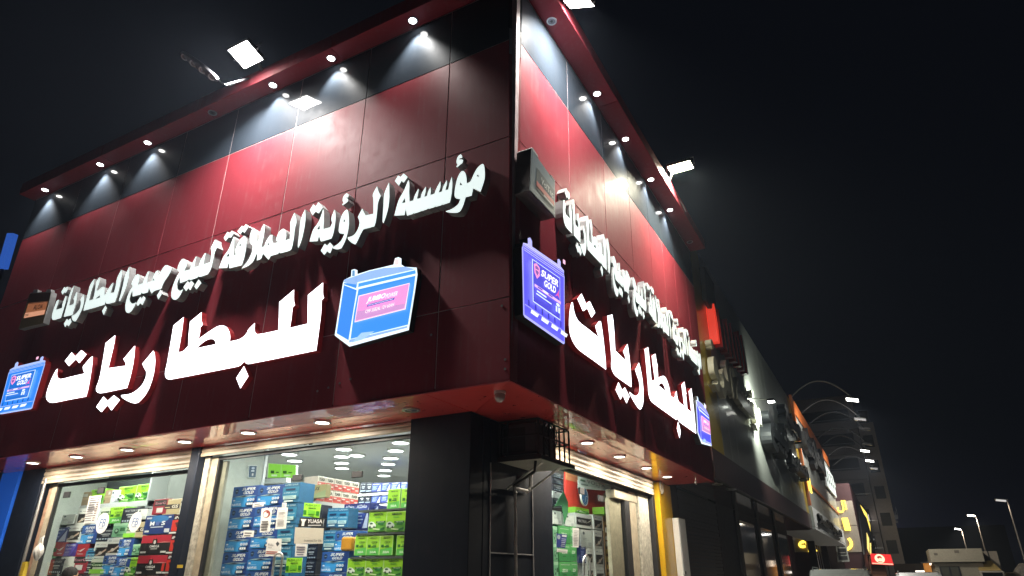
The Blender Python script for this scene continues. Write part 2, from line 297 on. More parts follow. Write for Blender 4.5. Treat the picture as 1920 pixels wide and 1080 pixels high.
SMALL = [
 (V7, [[(1250,252),(1215,270),(1170,320),(1130,400),(1105,460),(1085,485),(1050,498),(1045,430),(1035,375),(1010,343),(985,343),(960,370),(930,430),(905,530),(893,620),(895,670),(920,693),(950,697),(968,697),(950,750),(920,785),(850,830),(783,850),(790,862),(860,873),(930,873),(970,850),(1005,780),(1035,675),(1110,655),(1130,563),(1222,607),(1270,470),(1280,400),(1275,310),(1265,262)],
   [(1174,408),(1190,384),(1205,416)], [(958,520),(970,485),(992,522)]]),
 (V7, [[(970,132),(940,152),(920,200),(918,245),(934,258),(915,288),(930,296),(965,262),(995,240),(1003,205),(985,196),(952,196),(960,182),(992,176),(987,142)]]),
 (V7, [[(132,908),(165,780),(190,700),(250,600),(275,540),(310,455),(325,500),(320,600),(325,728),(372,715),(390,650),(437,565),(440,600),(418,696),(465,685),(480,620),(530,540),(533,580),(512,672),(546,656),(560,600),(590,545),(595,600),(588,645),(640,632),(660,570),(715,472),(720,540),(693,615),(735,602),(750,540),(796,458),(800,500),(778,585),(815,577),(830,500),(860,413),(868,520),(855,650),(835,740),(742,772),(735,755),(730,775),(655,797),(648,780),(643,799),(565,823),(558,808),(550,826),(475,852),(470,838),(462,856),(380,882),(375,868),(368,886),(293,908),(276,825),(262,902)],
   [(228,750),(265,683),(272,740)]]),
 (V7, [[(138,470),(180,400),(212,418),(250,374),(300,420),(250,492),(224,466),(190,530)]]),
 (V6, [[(1140,78),(1100,170),(1080,230),(1075,350),(1062,540),(1075,566),(1100,500),(1130,400),(1147,280),(1145,130)]]),
 (V6, [[(1000,122),(960,190),(945,235),(955,265),(955,450),(862,472),(845,440),(822,388),(770,490),(790,540),(790,580),(765,650),(720,710),(648,735),(655,760),(700,800),(740,817),(765,780),(800,700),(835,637),(965,602),(985,550),(1000,430),(1010,310),(1045,235),(1015,190)]]),
 (V6, [[(638,398),(600,430),(565,500),(545,600),(540,660),(555,687),(608,690),(600,720),(560,790),(468,855),(480,867),(530,877),(575,862),(610,800),(640,720),(665,600),(665,500),(655,420)], [(596,545),(610,512),(622,545)]]),
 (V6, [[(640,205),(610,225),(590,265),(588,300),(602,315),(583,340),(590,352),(625,325),(655,300),(652,272),(620,264),(655,255),(662,225)]]),
 (V6, [[(195,782),(210,720),(240,630),(290,570),(325,500),(357,392),(367,420),(365,550),(360,632),(440,612),(465,560),(448,510),(490,402),(507,450),(505,540),(480,690),(455,747),(335,783),(325,775),(308,715),(290,778)], [(283,638),(315,585),(317,633)]]),
 (V6, [[(198,405),(240,338),(267,367),(300,312),(352,377),(305,447),(267,423),(230,472)]]),
 (V6, [[(328,890),(375,808),(405,832),(437,793),(477,835),(440,922),(405,898),(370,942)]]),
 (V5, [[(1312,163),(1260,270),(1240,400),(1225,550),(1212,672),(1225,682),(1270,570),(1302,420),(1322,280)]]),
 (V5, [[(1167,208),(1203,320),(1175,420),(1160,560),(1135,690),(1110,722),(975,757),(962,735),(950,764),(850,792),(820,844),(745,762),(717,833),(660,854),(668,780),(655,765),(620,860),(550,927),(455,964),(470,940),(540,860),(588,760),(605,690),(600,645),(583,640),(560,580),(572,490),(605,410),(640,440),(660,520),(670,610),(690,560),(715,430),(755,360),(770,380),(762,500),(722,674),(760,664),(790,580),(840,510),(872,506),(870,590),(882,627),(952,604),(923,590),(920,560),(950,480),(1000,428),(1030,423),(1056,465),(1060,530),(1045,578),(1105,563),(1115,370),(1108,340)],
   [(802,645),(816,613),(832,640)]]),
 (V5, [[(147,958),(175,880),(215,790),(280,710),(320,600),(350,530),(358,560),(355,640),(348,782),(378,776),(366,715),(395,640),(440,560),(490,517),(517,545),(522,640),(505,760),(475,870),(458,917),(290,960),(280,880),(262,953)], [(422,655),(437,618),(450,655)], [(245,802),(287,752),(287,798)]]),
 (V5, [[(213,548),(265,466),(290,492),(322,450),(348,490),(310,547),(282,538),(240,592)]]),
 (V5, [[(398,460),(460,383),(477,405),(512,363),(547,400),(495,482),(465,458),(440,502)]]),
 (V4, [[(1167,118),(1113,225),(1125,280),(1110,392),(1028,417),(1045,330),(1057,283),(1042,285),(990,375),(972,438),(918,452),(930,390),(947,322),(935,328),(885,420),(868,478),(798,497),(830,430),(830,380),(800,350),(772,355),(745,390),(720,450),(718,492),(740,510),(700,580),(660,680),(640,780),(653,825),(680,842),(712,836),(750,790),(787,710),(760,732),(730,730),(710,700),(710,650),(745,570),(748,642),(820,617),(850,602),(856,585),(865,607),(955,577),(965,555),(977,572),(1080,537),(1117,480),(1142,370),(1160,280),(1190,215),(1168,165)]]),
 (V4, [[(788,690),(840,616),(862,640),(882,610),(914,650),(870,727),(850,700),(820,737)]]),
 (V4, [[(918,680),(970,598),(1002,640),(945,717)]]),
 (V4, [[(245,533),(215,553),(185,610),(168,650),(185,680),(150,730),(110,830),(93,930),(103,985),(130,1000),(162,986),(200,930),(227,868),(195,887),(165,882),(145,850),(150,800),(180,730),(183,802),(280,777),(290,750),(300,770),(365,752),(378,702),(410,767),(437,735),(522,710),(560,622),(605,562),(640,500),(652,455),(600,426),(570,430),(530,480),(500,556),(487,545),(487,488),(462,500),(430,560),(410,622),(353,634),(365,560),(383,498),(365,505),(320,600),(303,644),(243,664),(263,610),(270,560)], [(420,610),(432,583),(444,610)]]),
 (V4, [[(226,887),(275,803),(292,828),(314,793),(337,825),(300,902),(275,880),(248,914)]]),
 (V4, [[(473,790),(515,720),(532,770),(490,837)]]),
 (V3, [[(1172,142),(1110,270),(1085,400),(1060,500),(1030,602),(1045,612),(1100,500),(1142,380),(1168,260)]]),
 (V3, [[(1063,186),(1078,250),(1062,290),(1040,420),(1000,560),(975,624),(862,653),(848,613),(840,657),(690,702),(553,740),(560,690),(590,590),(620,470),(640,390),(698,309),(690,380),(650,500),(628,602),(680,587),(700,520),(718,400),(725,350),(767,285),(772,340),(745,420),(728,462),(745,470),(800,420),(827,413),(840,440),(836,527),(850,520),(890,440),(948,359),(942,420),(915,502),(965,491),(990,400),(1003,300)], [(713,580),(770,528),(777,560)]]),
 (V3, [[(803,742),(850,670),(867,705),(825,797)]]),
 (V3, [[(553,516),(513,590),(520,640),(500,720),(440,790),(393,810),(400,860),(425,884),(447,880),(490,810),(542,700),(563,600)]]),
 (V3, [[(423,398),(370,500),(340,620),(286,823),(400,797),(440,680),(465,560),(468,486),(455,492),(418,580),(430,600),(418,652),(358,672),(380,560),(412,460)]]),
 (V3, [[(288,915),(330,848),(347,870),(377,843),(392,890),(350,952),(330,925),(305,962)]]),
 (V3, [[(217,587),(190,610),(145,730),(123,820),(130,857),(150,867),(247,837),(282,730),(320,600),(323,540),(310,543),(270,640),(262,702),(183,727),(190,690),(214,640)]]),
 (V3, [[(253,485),(295,418),(312,435),(337,413),(342,450),(310,502),(295,488),(270,522)]]),
]
def soften(p):                                    # round the gentle corners, keep the sharp ones
    out = []; n = len(p)
    for i in range(n):
        a, b, c = Vector(p[i - 1]), Vector(p[i]), Vector(p[(i + 1) % n])
        d1, d2 = (b - a), (c - b)
        if d1.length > 1e-6 and d2.length > 1e-6 and 0.12 < d1.angle(d2) < 0.85:
            out += [tuple(b - d1 * .25), tuple(b + d2 * .25)]
        else: out.append(tuple(b))
    return out
def measured(glyphs, n):                          # -> outlines in facade coordinates (u, v) of the front fascia
    return [[soften([FA.px(V[0] + x / V[2], V[1] + y / V[2], n) for x, y in poly]) for poly in polys] for V, polys in glyphs]
# ================================================================== GROUND
def slab(name, x0, x1, y0, y1, z0, z1, m):
    o = MB().box(x0, x1, y0, y1, z0, z1).build(name, m); o['kind'] = 'structure'; return o
M_ASPH = mat('asphalt', (0.05, 0.05, 0.05), 0.9, noise=.25, nscale=30, bump=.4, bscale=180)
M_PAVE = mat('paving', (0.42, 0.38, 0.34), 0.8, noise=.2, nscale=12, bump=.2, bscale=90)
M_PAINT = mat('road_paint', (0.7, 0.7, 0.66), 0.7, noise=.2)
slab('road', -260, 300, -260, 420, -0.3, 0.0, M_ASPH)
slab('pavement', -26, 0.35, -2.2, 62, 0.0, 0.13, M_PAVE)
kb = MB(); kb.box(.35, .5, -2.35, 62, 0.0, 0.14); kb.box(-26, .35, -2.35, -2.2, 0.0, 0.14); k = kb.build('kerb', mat('kerb_stone', (0.35, 0.33, 0.30), .8, noise=.2)); k['kind'] = 'structure'
pm = MB()
for i in range(14): pm.box(.9, 5.6, 4 + i * 2.7, 4.1 + i * 2.7, 0.002, 0.006)
tag(pm.build('parking_marking', M_PAINT), kind='structure')

# ================================================================== CORNER SHOP BUILDING
SH = thing('corner_shop', 'red and blue-black panelled corner shop with lit white script signs and battery pictures', 'shop', (0, 0, 0))
UL, VB = -11.35, 9.0                                # left end of the front fascia, far end of the side fascia
ZS, ZH, ZM, ZR, ZT = 3.40, 4.31, 6.38, 7.90, 8.84
bw = MB(); bw.fbox(FA, UL, 0, ZS + .03, ZT + .4, -.16, -.0045); bw.fbox(FB, .02, VB, ZS + .03, ZT + .4, -.16, -.0045)
bw.build('backing_wall', M_SEAL, SH)
def panel(F, u0, u1, v0, v1, m, g=.005, tilt=None):
    """one cladding sheet with folded edges; each hangs at a slightly different angle"""
    tx, ty = (random.uniform(-.0022, .0022), random.uniform(-.0015, .0015)) if tilt is None else tilt
    uc, vc = (u0 + u1) / 2, (v0 + v1) / 2; u0 += g; u1 -= g; v0 += g; v1 -= g
    def w(u, v, n): return F.w(u, v, n + (u - uc) * tx + (v - vc) * ty)
    e = .004; mb = MB()
    r0 = [w(u0, v0, -.02), w(u1, v0, -.02), w(u1, v1, -.02), w(u0, v1, -.02)]
    r1 = [w(u0, v0, -e), w(u1, v0, -e), w(u1, v1, -e), w(u0, v1, -e)]
    r2 = [w(u0 + e, v0 + e, 0), w(u1 - e, v0 + e, 0), w(u1 - e, v1 - e, 0), w(u0 + e, v1 - e, 0)]
    mb.add(r0 + r1 + r2, [(8, 9, 10, 11), (3, 2, 1, 0)] + [(i, (i + 1) % 4, (i + 1) % 4 + 4, i + 4) for i in range(4)] + [(i + 4, (i + 1) % 4 + 4, (i + 1) % 4 + 8, i + 8) for i in range(4)])
    return mb.build('cladding_panel', m, SH)
JA = [UL, -9.66, -8.14, -6.53, -5.22, -3.75, -2.36, -0.92, -0.004]
JB = [.135, 1.63, 3.04, 4.33, 5.47, 6.35, 7.22, 8.2, VB]
for F, J in ((FA, JA), (FB, JB)):
    for a, b in zip(J, J[1:]):
        for v0, v1, m in ((ZS, ZH, M_RED), (ZH, ZM, M_RED), (ZM, ZR, M_RED), (ZR, ZT, M_BLACK)): panel(F, a, b, v0, v1, m)
# corner trim: a folded strip from the front sheet to the side sheet
ct = MB()
for v0, v1, mi in ((ZS, ZH, 0), (ZH, ZM, 0), (ZM, ZR - .25, 0), (ZR - .25, ZR + .18, 1), (ZR + .18, ZT, 2)):
    ct.hexa([FA.w(-.002, v0 + .002, .012), FB.w(.128, v0 + .002, .010), FB.w(.128, v0 + .002, -.02), FA.w(-.002, v0 + .002, -.02),
             FA.w(-.002, v1 - .002, .012), FB.w(.128, v1 - .002, .010), FB.w(.128, v1 - .002, -.02), FA.w(-.002, v1 - .002, -.02)], mi)
ct.build('corner_trim', [M_TRIM, M_TRIMLIT, M_BLACK], SH)
# exposed screw heads along the bottom edges
sc = MB()
for u, v in [(-2.62, 3.62), (-2.45, 3.64), (-2.28, 3.67), (-2.12, 3.70), (-.06, 3.62), (-.06, 3.52), (-.10, 4.22), (-1.0, 4.05)]: sc.cyl(FA.w(u, v, 0), (0, -1, 0), .014, .006, 8)
tag(sc.build('screw_heads', M_STEEL, SH), kind='stuff')

# roof canopy
CN, CB, CT_ = .30, .36, .26                         # depth on the front, on the side, height of its edge
kb = FB.w(0, ZT, 0).x
can = part('roof_canopy', SH)
def canopy_piece(pts, top=ZT + CT_):
    mb = MB(); k = len(pts); vs = [Vector((x, y, ZT)) for x, y in pts] + [Vector((x, y, top)) for x, y in pts]
    mb.add(vs, [tuple(range(k - 1, -1, -1)), tuple(range(k, 2 * k))] + [(i, (i + 1) % k, (i + 1) % k + k, i + k) for i in range(k)])
    return mb.build('canopy_panel', M_RED, can, bevel=.006)
cx = [UL - .05, -8.6, -5.8, -2.9, 0]
for a, b in zip(cx, cx[1:]):
    last = b == 0; g = .004
    canopy_piece([(a + g, -CN), ((kb + CB if last else b - g), -CN), ((kb if last else b - g), 0), (a + g, 0)])
cy = [0, 2.9, 5.8, VB + .02]
for a, b in zip(cy, cy[1:]):
    first = a == 0; g = .004
    canopy_piece([(kb + CB, (-CN + .006 if first else a + g)), (kb + CB, b - g), (kb, b - g), (kb, (.006 if first else a + g))])

# soffit under the fascia, sheet by sheet
SY, SX = 1.06, -1.06                                # depth of the recessed shop fronts
sof = part('soffit', SH)
def soffit(pts, m=M_SOFFIT):
    mb = MB(); k = len(pts); vs = [Vector((x, y, ZS - .004 + random.uniform(-.002, .002))) for x, y in pts] + [Vector((x, y, ZS + .02)) for x, y in pts]
    mb.add(vs, [tuple(range(k - 1, -1, -1)), tuple(range(k, 2 * k))] + [(i, (i + 1) % k, (i + 1) % k + k, i + k) for i in range(k)]); return mb.build('soffit_panel', m, sof)
ja = [UL, -9.7, -8.2, -6.6, -5.25, -3.75, -2.4, -1.08]; g = .004
for a, b in zip(ja, ja[1:]): soffit([(a + g, .022), (b - g, .022), (b - g, SY), (a + g, SY)])
soffit([(-1.07, .022), (-.022, .022), (-1.04, 1.02), (-1.07, 1.02)]); soffit([(-.022, .03), (-.022, 1.9), (SX, 1.9), (SX, 1.05)])
jb = [1.9, 2.75, 4.15, 5.55, 6.95, 8.0, VB - .02]
for a, b in zip(jb, jb[1:]): soffit([(-.022, a + g), (-.022, b - g), (SX, b - g), (SX, a + g)])
ed = MB(); ed.box(UL, .0, -.012, .02, ZS - .012, ZS - .001); ed.box(-.02, .006, .022, VB, ZS - .012, ZS - .001); ed.build('soffit_edge', M_RED, sof)

# pillars and recessed side wall
def pil(x0, x1, y0, y1, z0=.13, z1=ZS - .006, m=M_PILLAR, name='pillar_panel'): return MB().box(x0 + .003, x1 - .003, y0 + .003, y1 - .003, z0, z1).build(name, m, SH, bevel=.006)
pil(-1.94, -1.05, .95, 1.25); pil(-6.06, -5.86, .95, 1.2); pil(-10.78, -10.06, .98, 1.3)
for a, b in ((.955, 1.42), (2.54, 3.16)):
    pil(-1.30, -1.05, a if a > 1 else 1.255, b)
for z0, z1 in ((.13, 1.84), (1.85, ZS - .006)): pil(-1.30, -1.055, 1.43, 2.53, z0, z1)
st = MB()
for y in (1.425, 2.535): st.box(-1.06, -1.046, y - .008, y + .008, .13, 2.86)
st.box(-1.06, -1.046, 1.434, 2.526, 1.838, 1.852); st.build('joint_strip', mat('pale_sealant', (.36, .36, .37), .6), SH)
pil(-1.30, -1.05, 7.95, 8.12, name='shutter_post', m=M_DARK)

# inner room
inn = part('shop_interior', SH)
ZC = 3.72
MB().box(-10.3, -1.3, 1.3, 9.4, .10, .135).build('floor', mat('floor_tile', (.45, .43, .40), .25), inn)
MB().box(-10.5, -1.28, 1.26, 9.5, ZC, ZC + .08).build('ceiling', M_CEIL, inn)
MB().box(-10.5, -1.28, 9.4, 9.55, .13, ZC).build('back_wall', M_GREYWALL, inn)
MB().box(-10.5, -10.3, 1.26, 9.4, .13, ZC).build('left_wall', M_INWALL, inn)
MB().box(-6.12, -6.0, 1.3, 2.3, .13, ZC).build('partition_wall', M_INWALL, inn)
MB().box(-1.30, -1.18, 8.12, 9.4, .13, ZC).build('end_wall', M_INWALL, inn)
lt = MB(); lt.box(-10.06, -6.06, 1.26, 1.38, 3.2, ZC); lt.box(-5.86, -1.94, 1.26, 1.38, 3.36, ZC); lt.box(-1.94, -1.28, 1.3, 1.42, .13, ZC); lt.box(-10.3, -10.06, 1.26, 1.38, .13, ZC)
lt.box(-1.42, -1.30, 1.42, 3.16, .13, ZC); lt.box(-1.42, -1.30, 3.16, 7.95, 3.28, ZC); lt.box(-6.06, -5.86, 1.2, 1.38, .13, ZC); lt.box(-1.42, -1.30, 7.95, 8.12, .13, ZC)
lt.build('lintel_and_piers', M_INWALL, inn)

# roller shutters, window frames, glass
def shutter(F, u0, u1, zb, zt, n, pitch=.085, m=M_SLAT):
    r = part('roller_shutter', SH); k = int((zt - zb) / pitch)
    for i in range(k + 1):
        v0 = zb + .05 + i * pitch; v1 = min(v0 + pitch - .006, zt)
        if v1 - v0 < .01: continue
        mb = MB(); vs = []
        for a, b in ((v0, 0), (v0 + (v1 - v0) * .3, .014), (v0 + (v1 - v0) * .7, .014), (v1, 0)): vs += [F.w(u0, a, n + b), F.w(u1, a, n + b)]
        mb.add(vs, [(0, 1, 3, 2), (2, 3, 5, 4), (4, 5, 7, 6)]).build('slat', m, r)
    MB().fbox(F, u0, u1, zb, zb + .05, n - .01, n + .02).build('bottom_rail', m, r, bevel=.004)
    return r
GA = Frame('A', -1.05 - .08); GB = Frame('C', SX - .10)           # glass planes
def window(F, u0, u1, v1, mull, fr=.035, name='shop_window', m=None):
    r = part(name, SH); b = [u0] + mull + [u1]; m = m or M_DARK
    f = MB(); f.fbox(F, u0, u1, v1 - .05, v1, -.03, .03); f.fbox(F, u0, u0 + fr, .13, v1 - .05, -.03, .03); f.fbox(F, u1 - fr, u1, .13, v1 - .05, -.03, .03); f.fbox(F, u0 + fr, u1 - fr, .13, .2, -.03, .03)
    f.build('window_frame', m, r)
    for a, c in zip(b, b[1:]):
        MB().fbox(F, a + (fr if a == u0 else .004), c - (fr if c == u1 else .004), .2, v1 - .05, -.005, .005).build('pane', M_GLASS, r)
    return r
shutter(FA, -5.86, -1.95, 3.255, 3.39, -1.0); shutter(FA, -10.05, -6.08, 3.115, 3.39, -1.0)
shutter(FC, 3.20, 7.93, 3.09, 3.37, SX + .04)
uA = lambda x, y: GA.px(x, y)[0]
win_mid = window(GA, -5.60, -1.95, 3.25, [uA(572, 900), uA(735, 850)])
win_left = window(GA, -9.72, -6.08, 3.11, [uA(280, 950)])
win_side = window(GB, 3.17, 7.75, 3.12, [GB.px(1085, 980)[0], GB.px(1132, 980)[0]])
# jambs beside the windows
j = MB(); j.fbox(GA, -5.74, -5.60, .13, 3.25, -.02, .03); j.build('window_jamb', M_CREAM, SH)
j = MB(); j.fbox(GA, -5.585, -5.47, .13, 3.19, -.08, -.035); j.build('window_jamb', mat('grey_beige_paint', (.24, .23, .18), .6, noise=.2), SH)
j = MB(); j.fbox(GA, -5.86, -5.75, .13, 3.25, -.03, .06); j.build('window_jamb', M_PEEL, SH)
j = MB(); j.fbox(GA, -9.86, -9.72, .13, 3.11, -.02, .04); j.build('window_jamb', M_CREAM, SH)
j = MB(); j.fbox(GA, -10.0, -9.87, .13, 3.11, -.03, .02); j.build('window_jamb', mat('rusty_cream', (.42, .25, .17), .8, noise=.4, nscale=12), SH)
j = MB(); j.tube([(-9.93, .98, .13), (-9.93, .98, 3.2)], .025, 8); j.build('shutter_guide', M_STEEL, SH)
# patch fittings and pull handles of the glass doors
for F, par, pts in ((GA, win_mid, ((577, 828, .03, .05), (587, 828, .03, .05), (560, 896, .09, .04), (672, 890, .09, .04))), (GA, win_left, ((128, 928, .09, .05), (192, 920, .09, .05))), (GB, win_side, ((1119, 892, .09, .04), (1152, 906, .09, .04), (1088, 921, .10, .05), (1124, 935, .10, .05)))):
    for x, y, hw_, hv_ in pts: u, v = F.px(x, y); MB().fbox(F, u - hw_, u + hw_, v - hv_, v + hv_, .006 if hw_ > .05 else .031, .035 if hw_ > .05 else .05).build('patch_fitting', M_DARK, par, bevel=.006)
def pull(F, x0, x1, ytop, par):
    (ua, va), (ub, vb) = F.px(x0, ytop + 4), F.px(x1, ytop + 4); rr = abs(ub - ua) / 2; uc = (ua + ub) / 2
    pts = [F.w(uc - rr, va - 1.0, .05)] + [F.w(uc - rr * math.cos(t), va + rr * .8 * math.sin(t), .05) for t in [math.pi * i / 8 for i in range(9)]] + [F.w(uc + rr, va - 1.0, .05)]
    MB().tube(pts, .016, 8).build('pull_handle', M_STEEL, par, smooth=True)
pull(GA, 520, 535, 1042, win_mid); pull(GB, 1088, 1100, 1051, win_side)
# side doorway: inner leaf, cream frame, peeling wall
q = lambda x, y: GB.px(x, y)
def gpost(x0, x1, z1, n0, n1, m, name): a, b = q(x0, 1000)[0], q(x1, 1000)[0]; MB().fbox(GB, a, b, .13, z1, n0, n1).build(name, m, SH, bevel=.004)
gpost(1150, 1172, 2.86, -.12, -.05, M_CREAM, 'door_leaf'); gpost(1174, 1182, 3.06, -.1, .02, M_DARK, 'door_post'); gpost(1183, 1194, 3.06, -.12, .02, M_CREAM, 'door_post'); gpost(1197, 1216, 3.06, -.1, .04, M_PEEL, 'peeling_pier')
a, b = q(1150, 935)[0], q(1192, 948)[0]; MB().fbox(GB, a, b, 2.87, 3.02, -.14, .03).build('door_head', M_CREAM, SH, bevel=.01)

# ================================================================== LIGHTS ON THE BUILDING
def spot(px, axis, lit, label):
    p = PZ(px[0], px[1], ZT); x, y = (p.x, -.14) if axis == 'A' else (kb + .125, p.y)
    r = thing('recessed_spotlight', label, 'spotlight', (x, y, ZT), 'round spotlights recessed in the roof overhang')
    MB().ring((x, y, ZT - .012), (0, 0, 1), .055, .074, .011).build('trim_ring', M_RING, r)
    MB().cyl((x, y, ZT - .008), (0, 0, 1), .054, .005, 16).build('lens', M_SPOT if lit else M_DEADLENS, r)
    if not lit: MB().cyl((x, y, ZT - .016), (0, 0, 1), .02, .006, 10).build('dark_bulb', M_DARK, r)
    if lit: lamp('SPOT', 'spot_beam', (x, y, ZT - .03), 150, (1, .97, .92), r, .03, aim=(0, .03 if axis == 'A' else 0, -1) if axis == 'A' else (-.03, 0, -1), spot=R(92), blend=.8)
for i, (p, lit) in enumerate([((778, 43), 1), ((620, 108), 1), ((513, 160), 1), ((400, 212), 0), ((277, 267), 1), ((192, 310), 1), ((88, 357), 1)]):
    o = ['first', 'second', 'third', 'fourth', 'fifth', 'sixth', 'seventh'][i]
    spot(p, 'A', lit, ('lit white' if lit else 'dark unlit') + ' round spotlight in the front roof overhang, ' + o + ' from the building corner')
for i, (p, lit) in enumerate([((1030, 41), 0), ((1117, 176), 1), ((1170, 261), 1), ((1217, 337), 1), ((1257, 393), 1), ((1290, 454), 0)]):
    o = ['first', 'second', 'third', 'fourth', 'fifth', 'sixth'][i]
    spot(p, 'B', lit, ('lit white' if lit else 'dark unlit') + ' round spotlight in the side roof overhang, ' + o + ' from the building corner')
ords = ['first', 'second', 'third', 'fourth', 'fifth', 'sixth', 'seventh', 'eighth', 'ninth', 'tenth', 'eleventh', 'twelfth']
def downlight(x, y, lit, label):
    r = thing('soffit_downlight', label, 'downlight', (x, y, ZS), 'round downlights under the red fascia')
    MB().ring((x, y, ZS - .022), (0, 0, 1), .085, .11, .02).build('trim_ring', M_RING if not lit else M_WHITE, r)
    MB().cyl((x, y, ZS - .016), (0, 0, 1), .085, .006, 18).build('diffuser', M_DOWN if lit else M_DEADLENS, r)
    if lit: lamp('AREA', 'downlight_beam', (x, y, ZS - .03), 34, (1, .9, .74), r, .17, aim=(0, 0, -1))
for i, x in enumerate([-1.62, -3.01, -4.35, -5.66, -7.0, -8.32, -9.6]):
    downlight(x, .53, i > 0, ('lit warm' if i else 'unlit') + ' downlight under the front fascia, ' + ords[i] + ' from the corner')
for i, y in enumerate([3.47, 4.86, 6.28, 7.61]): downlight(-.61, y, 1, 'lit warm downlight under the side fascia, ' + ords[i] + ' from the corner')

def flood(label, c, aim, sx, sy, arm_from, power, col, emat):
    """LED floodlight: finned housing, glowing glass, U bracket and arm"""
    c = Vector(c); d = Vector(aim).normalized(); r = thing('floodlight', label, 'floodlight', c)
    ax = Vector((1, 0, 0)) if abs(d.x) < .5 else Vector((0, 1, 0)); ax = (ax - d * ax.dot(d)).normalized(); ay = d.cross(ax)
    def bx(a, b, k0, k1): return [c + ax * sa * a + ay * sb * b + d * k for k in (k0, k1) for sa, sb in ((-1, -1), (1, -1), (1, 1), (-1, 1))]
    MB().hexa(bx(sx / 2, sy / 2, -.05, .0)).build('housing', M_DARK, r, bevel=.008)
    MB().hexa(bx(sx / 2 - .025, sy / 2 - .025, .001, .006)).build('glass_face', emat, r)
    fi = MB()
    for i in range(7):
        t = (i - 3) / 3.4 * sx / 2; fi.hexa([p + ax * t for p in [c + ax * sa * .006 + ay * sb * sy * .4 + d * k for k in (-.085, -.05) for sa, sb in ((-1, -1), (1, -1), (1, 1), (-1, 1))]])
    fi.build('heat_fins', M_DARK, r)
    b = MB(); af = Vector(arm_from)
    b.tube([c + ax * sx * .56, c + ax * sx * .56 - d * .16, c - ax * sx * .56 - d * .16, c - ax * sx * .56], .012, 6); b.tube([c - d * .16, (c - d * .16 + af) / 2 + Vector((0, 0, .03)), af], .022, 8); b.build('bracket', M_STEEL, r)
    lamp('AREA', 'flood_beam', c + d * .02, power, col, r, sx - .06, sy - .06, aim=d, spot=R(135))
flood('square white floodlight glaring above the front fascia', (-4.38, -.64, 9.10), (.0, -.28, -.96), .46, .40, (-4.38, -CN, 9.06), 290, (1, .96, .92), M_LED)
flood('yellowish floodlight on an arm out over the side fascia', (.74, 5.95, 9.26), (.0, -.0, -1), .50, .34, (kb + CB, 5.95, 9.0), 260, (1, .95, .74), glow('led_warm', (1, .95, .70), 40))
flood('bright floodlight by the roof corner at the top edge', (.70, .72, 8.84), (-.30, .35, -.88), .40, .30, (kb + CB, .72, 8.98), 135, (1, .96, .90), M_LED)
# oval lamp with four unlit lenses
r = thing('oval_lamp', 'dark oval lamp head with four unlit lenses beside the square floodlight', 'lamp', (-5.34, -.8, 9.16))
A4, B4 = PY(345, 106, -.8), PY(400, 146, -.8); d4 = (B4 - A4); n4 = Vector((0, -.35, -1)).normalized(); s4 = d4.normalized().cross(n4); m4 = (A4 + B4) / 2
pl = [m4 + d4 * .62 * math.cos(t) + s4 * .15 * math.sin(t) for t in [2 * math.pi * i / 24 for i in range(24)]]
mb = MB(); mb.add([p for p in pl] + [p - n4 * .07 for p in pl], [tuple(range(24)), tuple(range(47, 23, -1))] + [(i, (i + 1) % 24, (i + 1) % 24 + 24, i + 24) for i in range(24)]); mb.build('head', mat('lamp_head_grey', (.10, .10, .11), .4), r, bevel=.01)
for i in range(4):
    p = A4 + d4 * (.03 + .31 * i); lb = MB(); lb.ring(p - n4 * .0, n4, .045, .062, .012, 16); lb.build('lens_ring', M_RING, r); MB().cyl(p - n4 * .002, n4, .045, .006, 14).build('lens', M_DEADLENS, r)
MB().tube([m4 + d4 * .6 - n4 * .03, m4 + d4 * .85 - n4 * .02, (m4.x + .62, -CN, 9.02)], .018, 6).build('arm', M_DARK, r)
# loose cable by the floodlights
for pts, lab, nm in (([(-5.0, -CN - .005, 9.04), (-5.05, -.36, 8.98), (-5.0, -.40, 8.97), (-4.9, -.36, 9.02), (-4.85, -CN - .01, 9.1)], 'thin cable loop hanging from the front roof edge', 'cable'),
                     ([(kb + CB + .01, 6.7, 8.98), (kb + CB + .06, 6.8, 8.86), (kb + CB + .07, 6.95, 8.78), (kb + CB + .03, 6.95, 8.9), (kb + CB + .005, 6.85, 9.0)], 'thin cable loop hanging from the side roof edge', 'cable')):
    tag(MB().tube(pts, .008, 5).build(nm, M_STEEL), lab, 'cable')
# dome camera under the soffit
dc = PZ(937, 733, ZS); r = thing('dome_camera', 'small white dome security camera under the red corner soffit', 'camera', (dc.x, dc.y, ZS))
MB().cyl((dc.x, dc.y, ZS - .035), (0, 0, 1), .062, .03, 18).build('base', M_WHITE, r)
d = MB(); prev = None
for i in range(5):
    t0, t1 = math.pi / 2 * i / 5, math.pi / 2 * (i + 1) / 5
    d.cyl((dc.x, dc.y, ZS - .035 - .06 * math.sin(t0) - .03), (0, 0, -1), .056 * math.cos(t0), .06 * (math.sin(t1) - math.sin(t0)), 16, max(.056 * math.cos(t1), .002))
d.cyl((dc.x, dc.y, ZS - .066), (0, 0, 1), .056, .031, 16)
d.build('dome', mat('camera_dome', (.35, .32, .32), .1, coat=1), r, smooth=False)

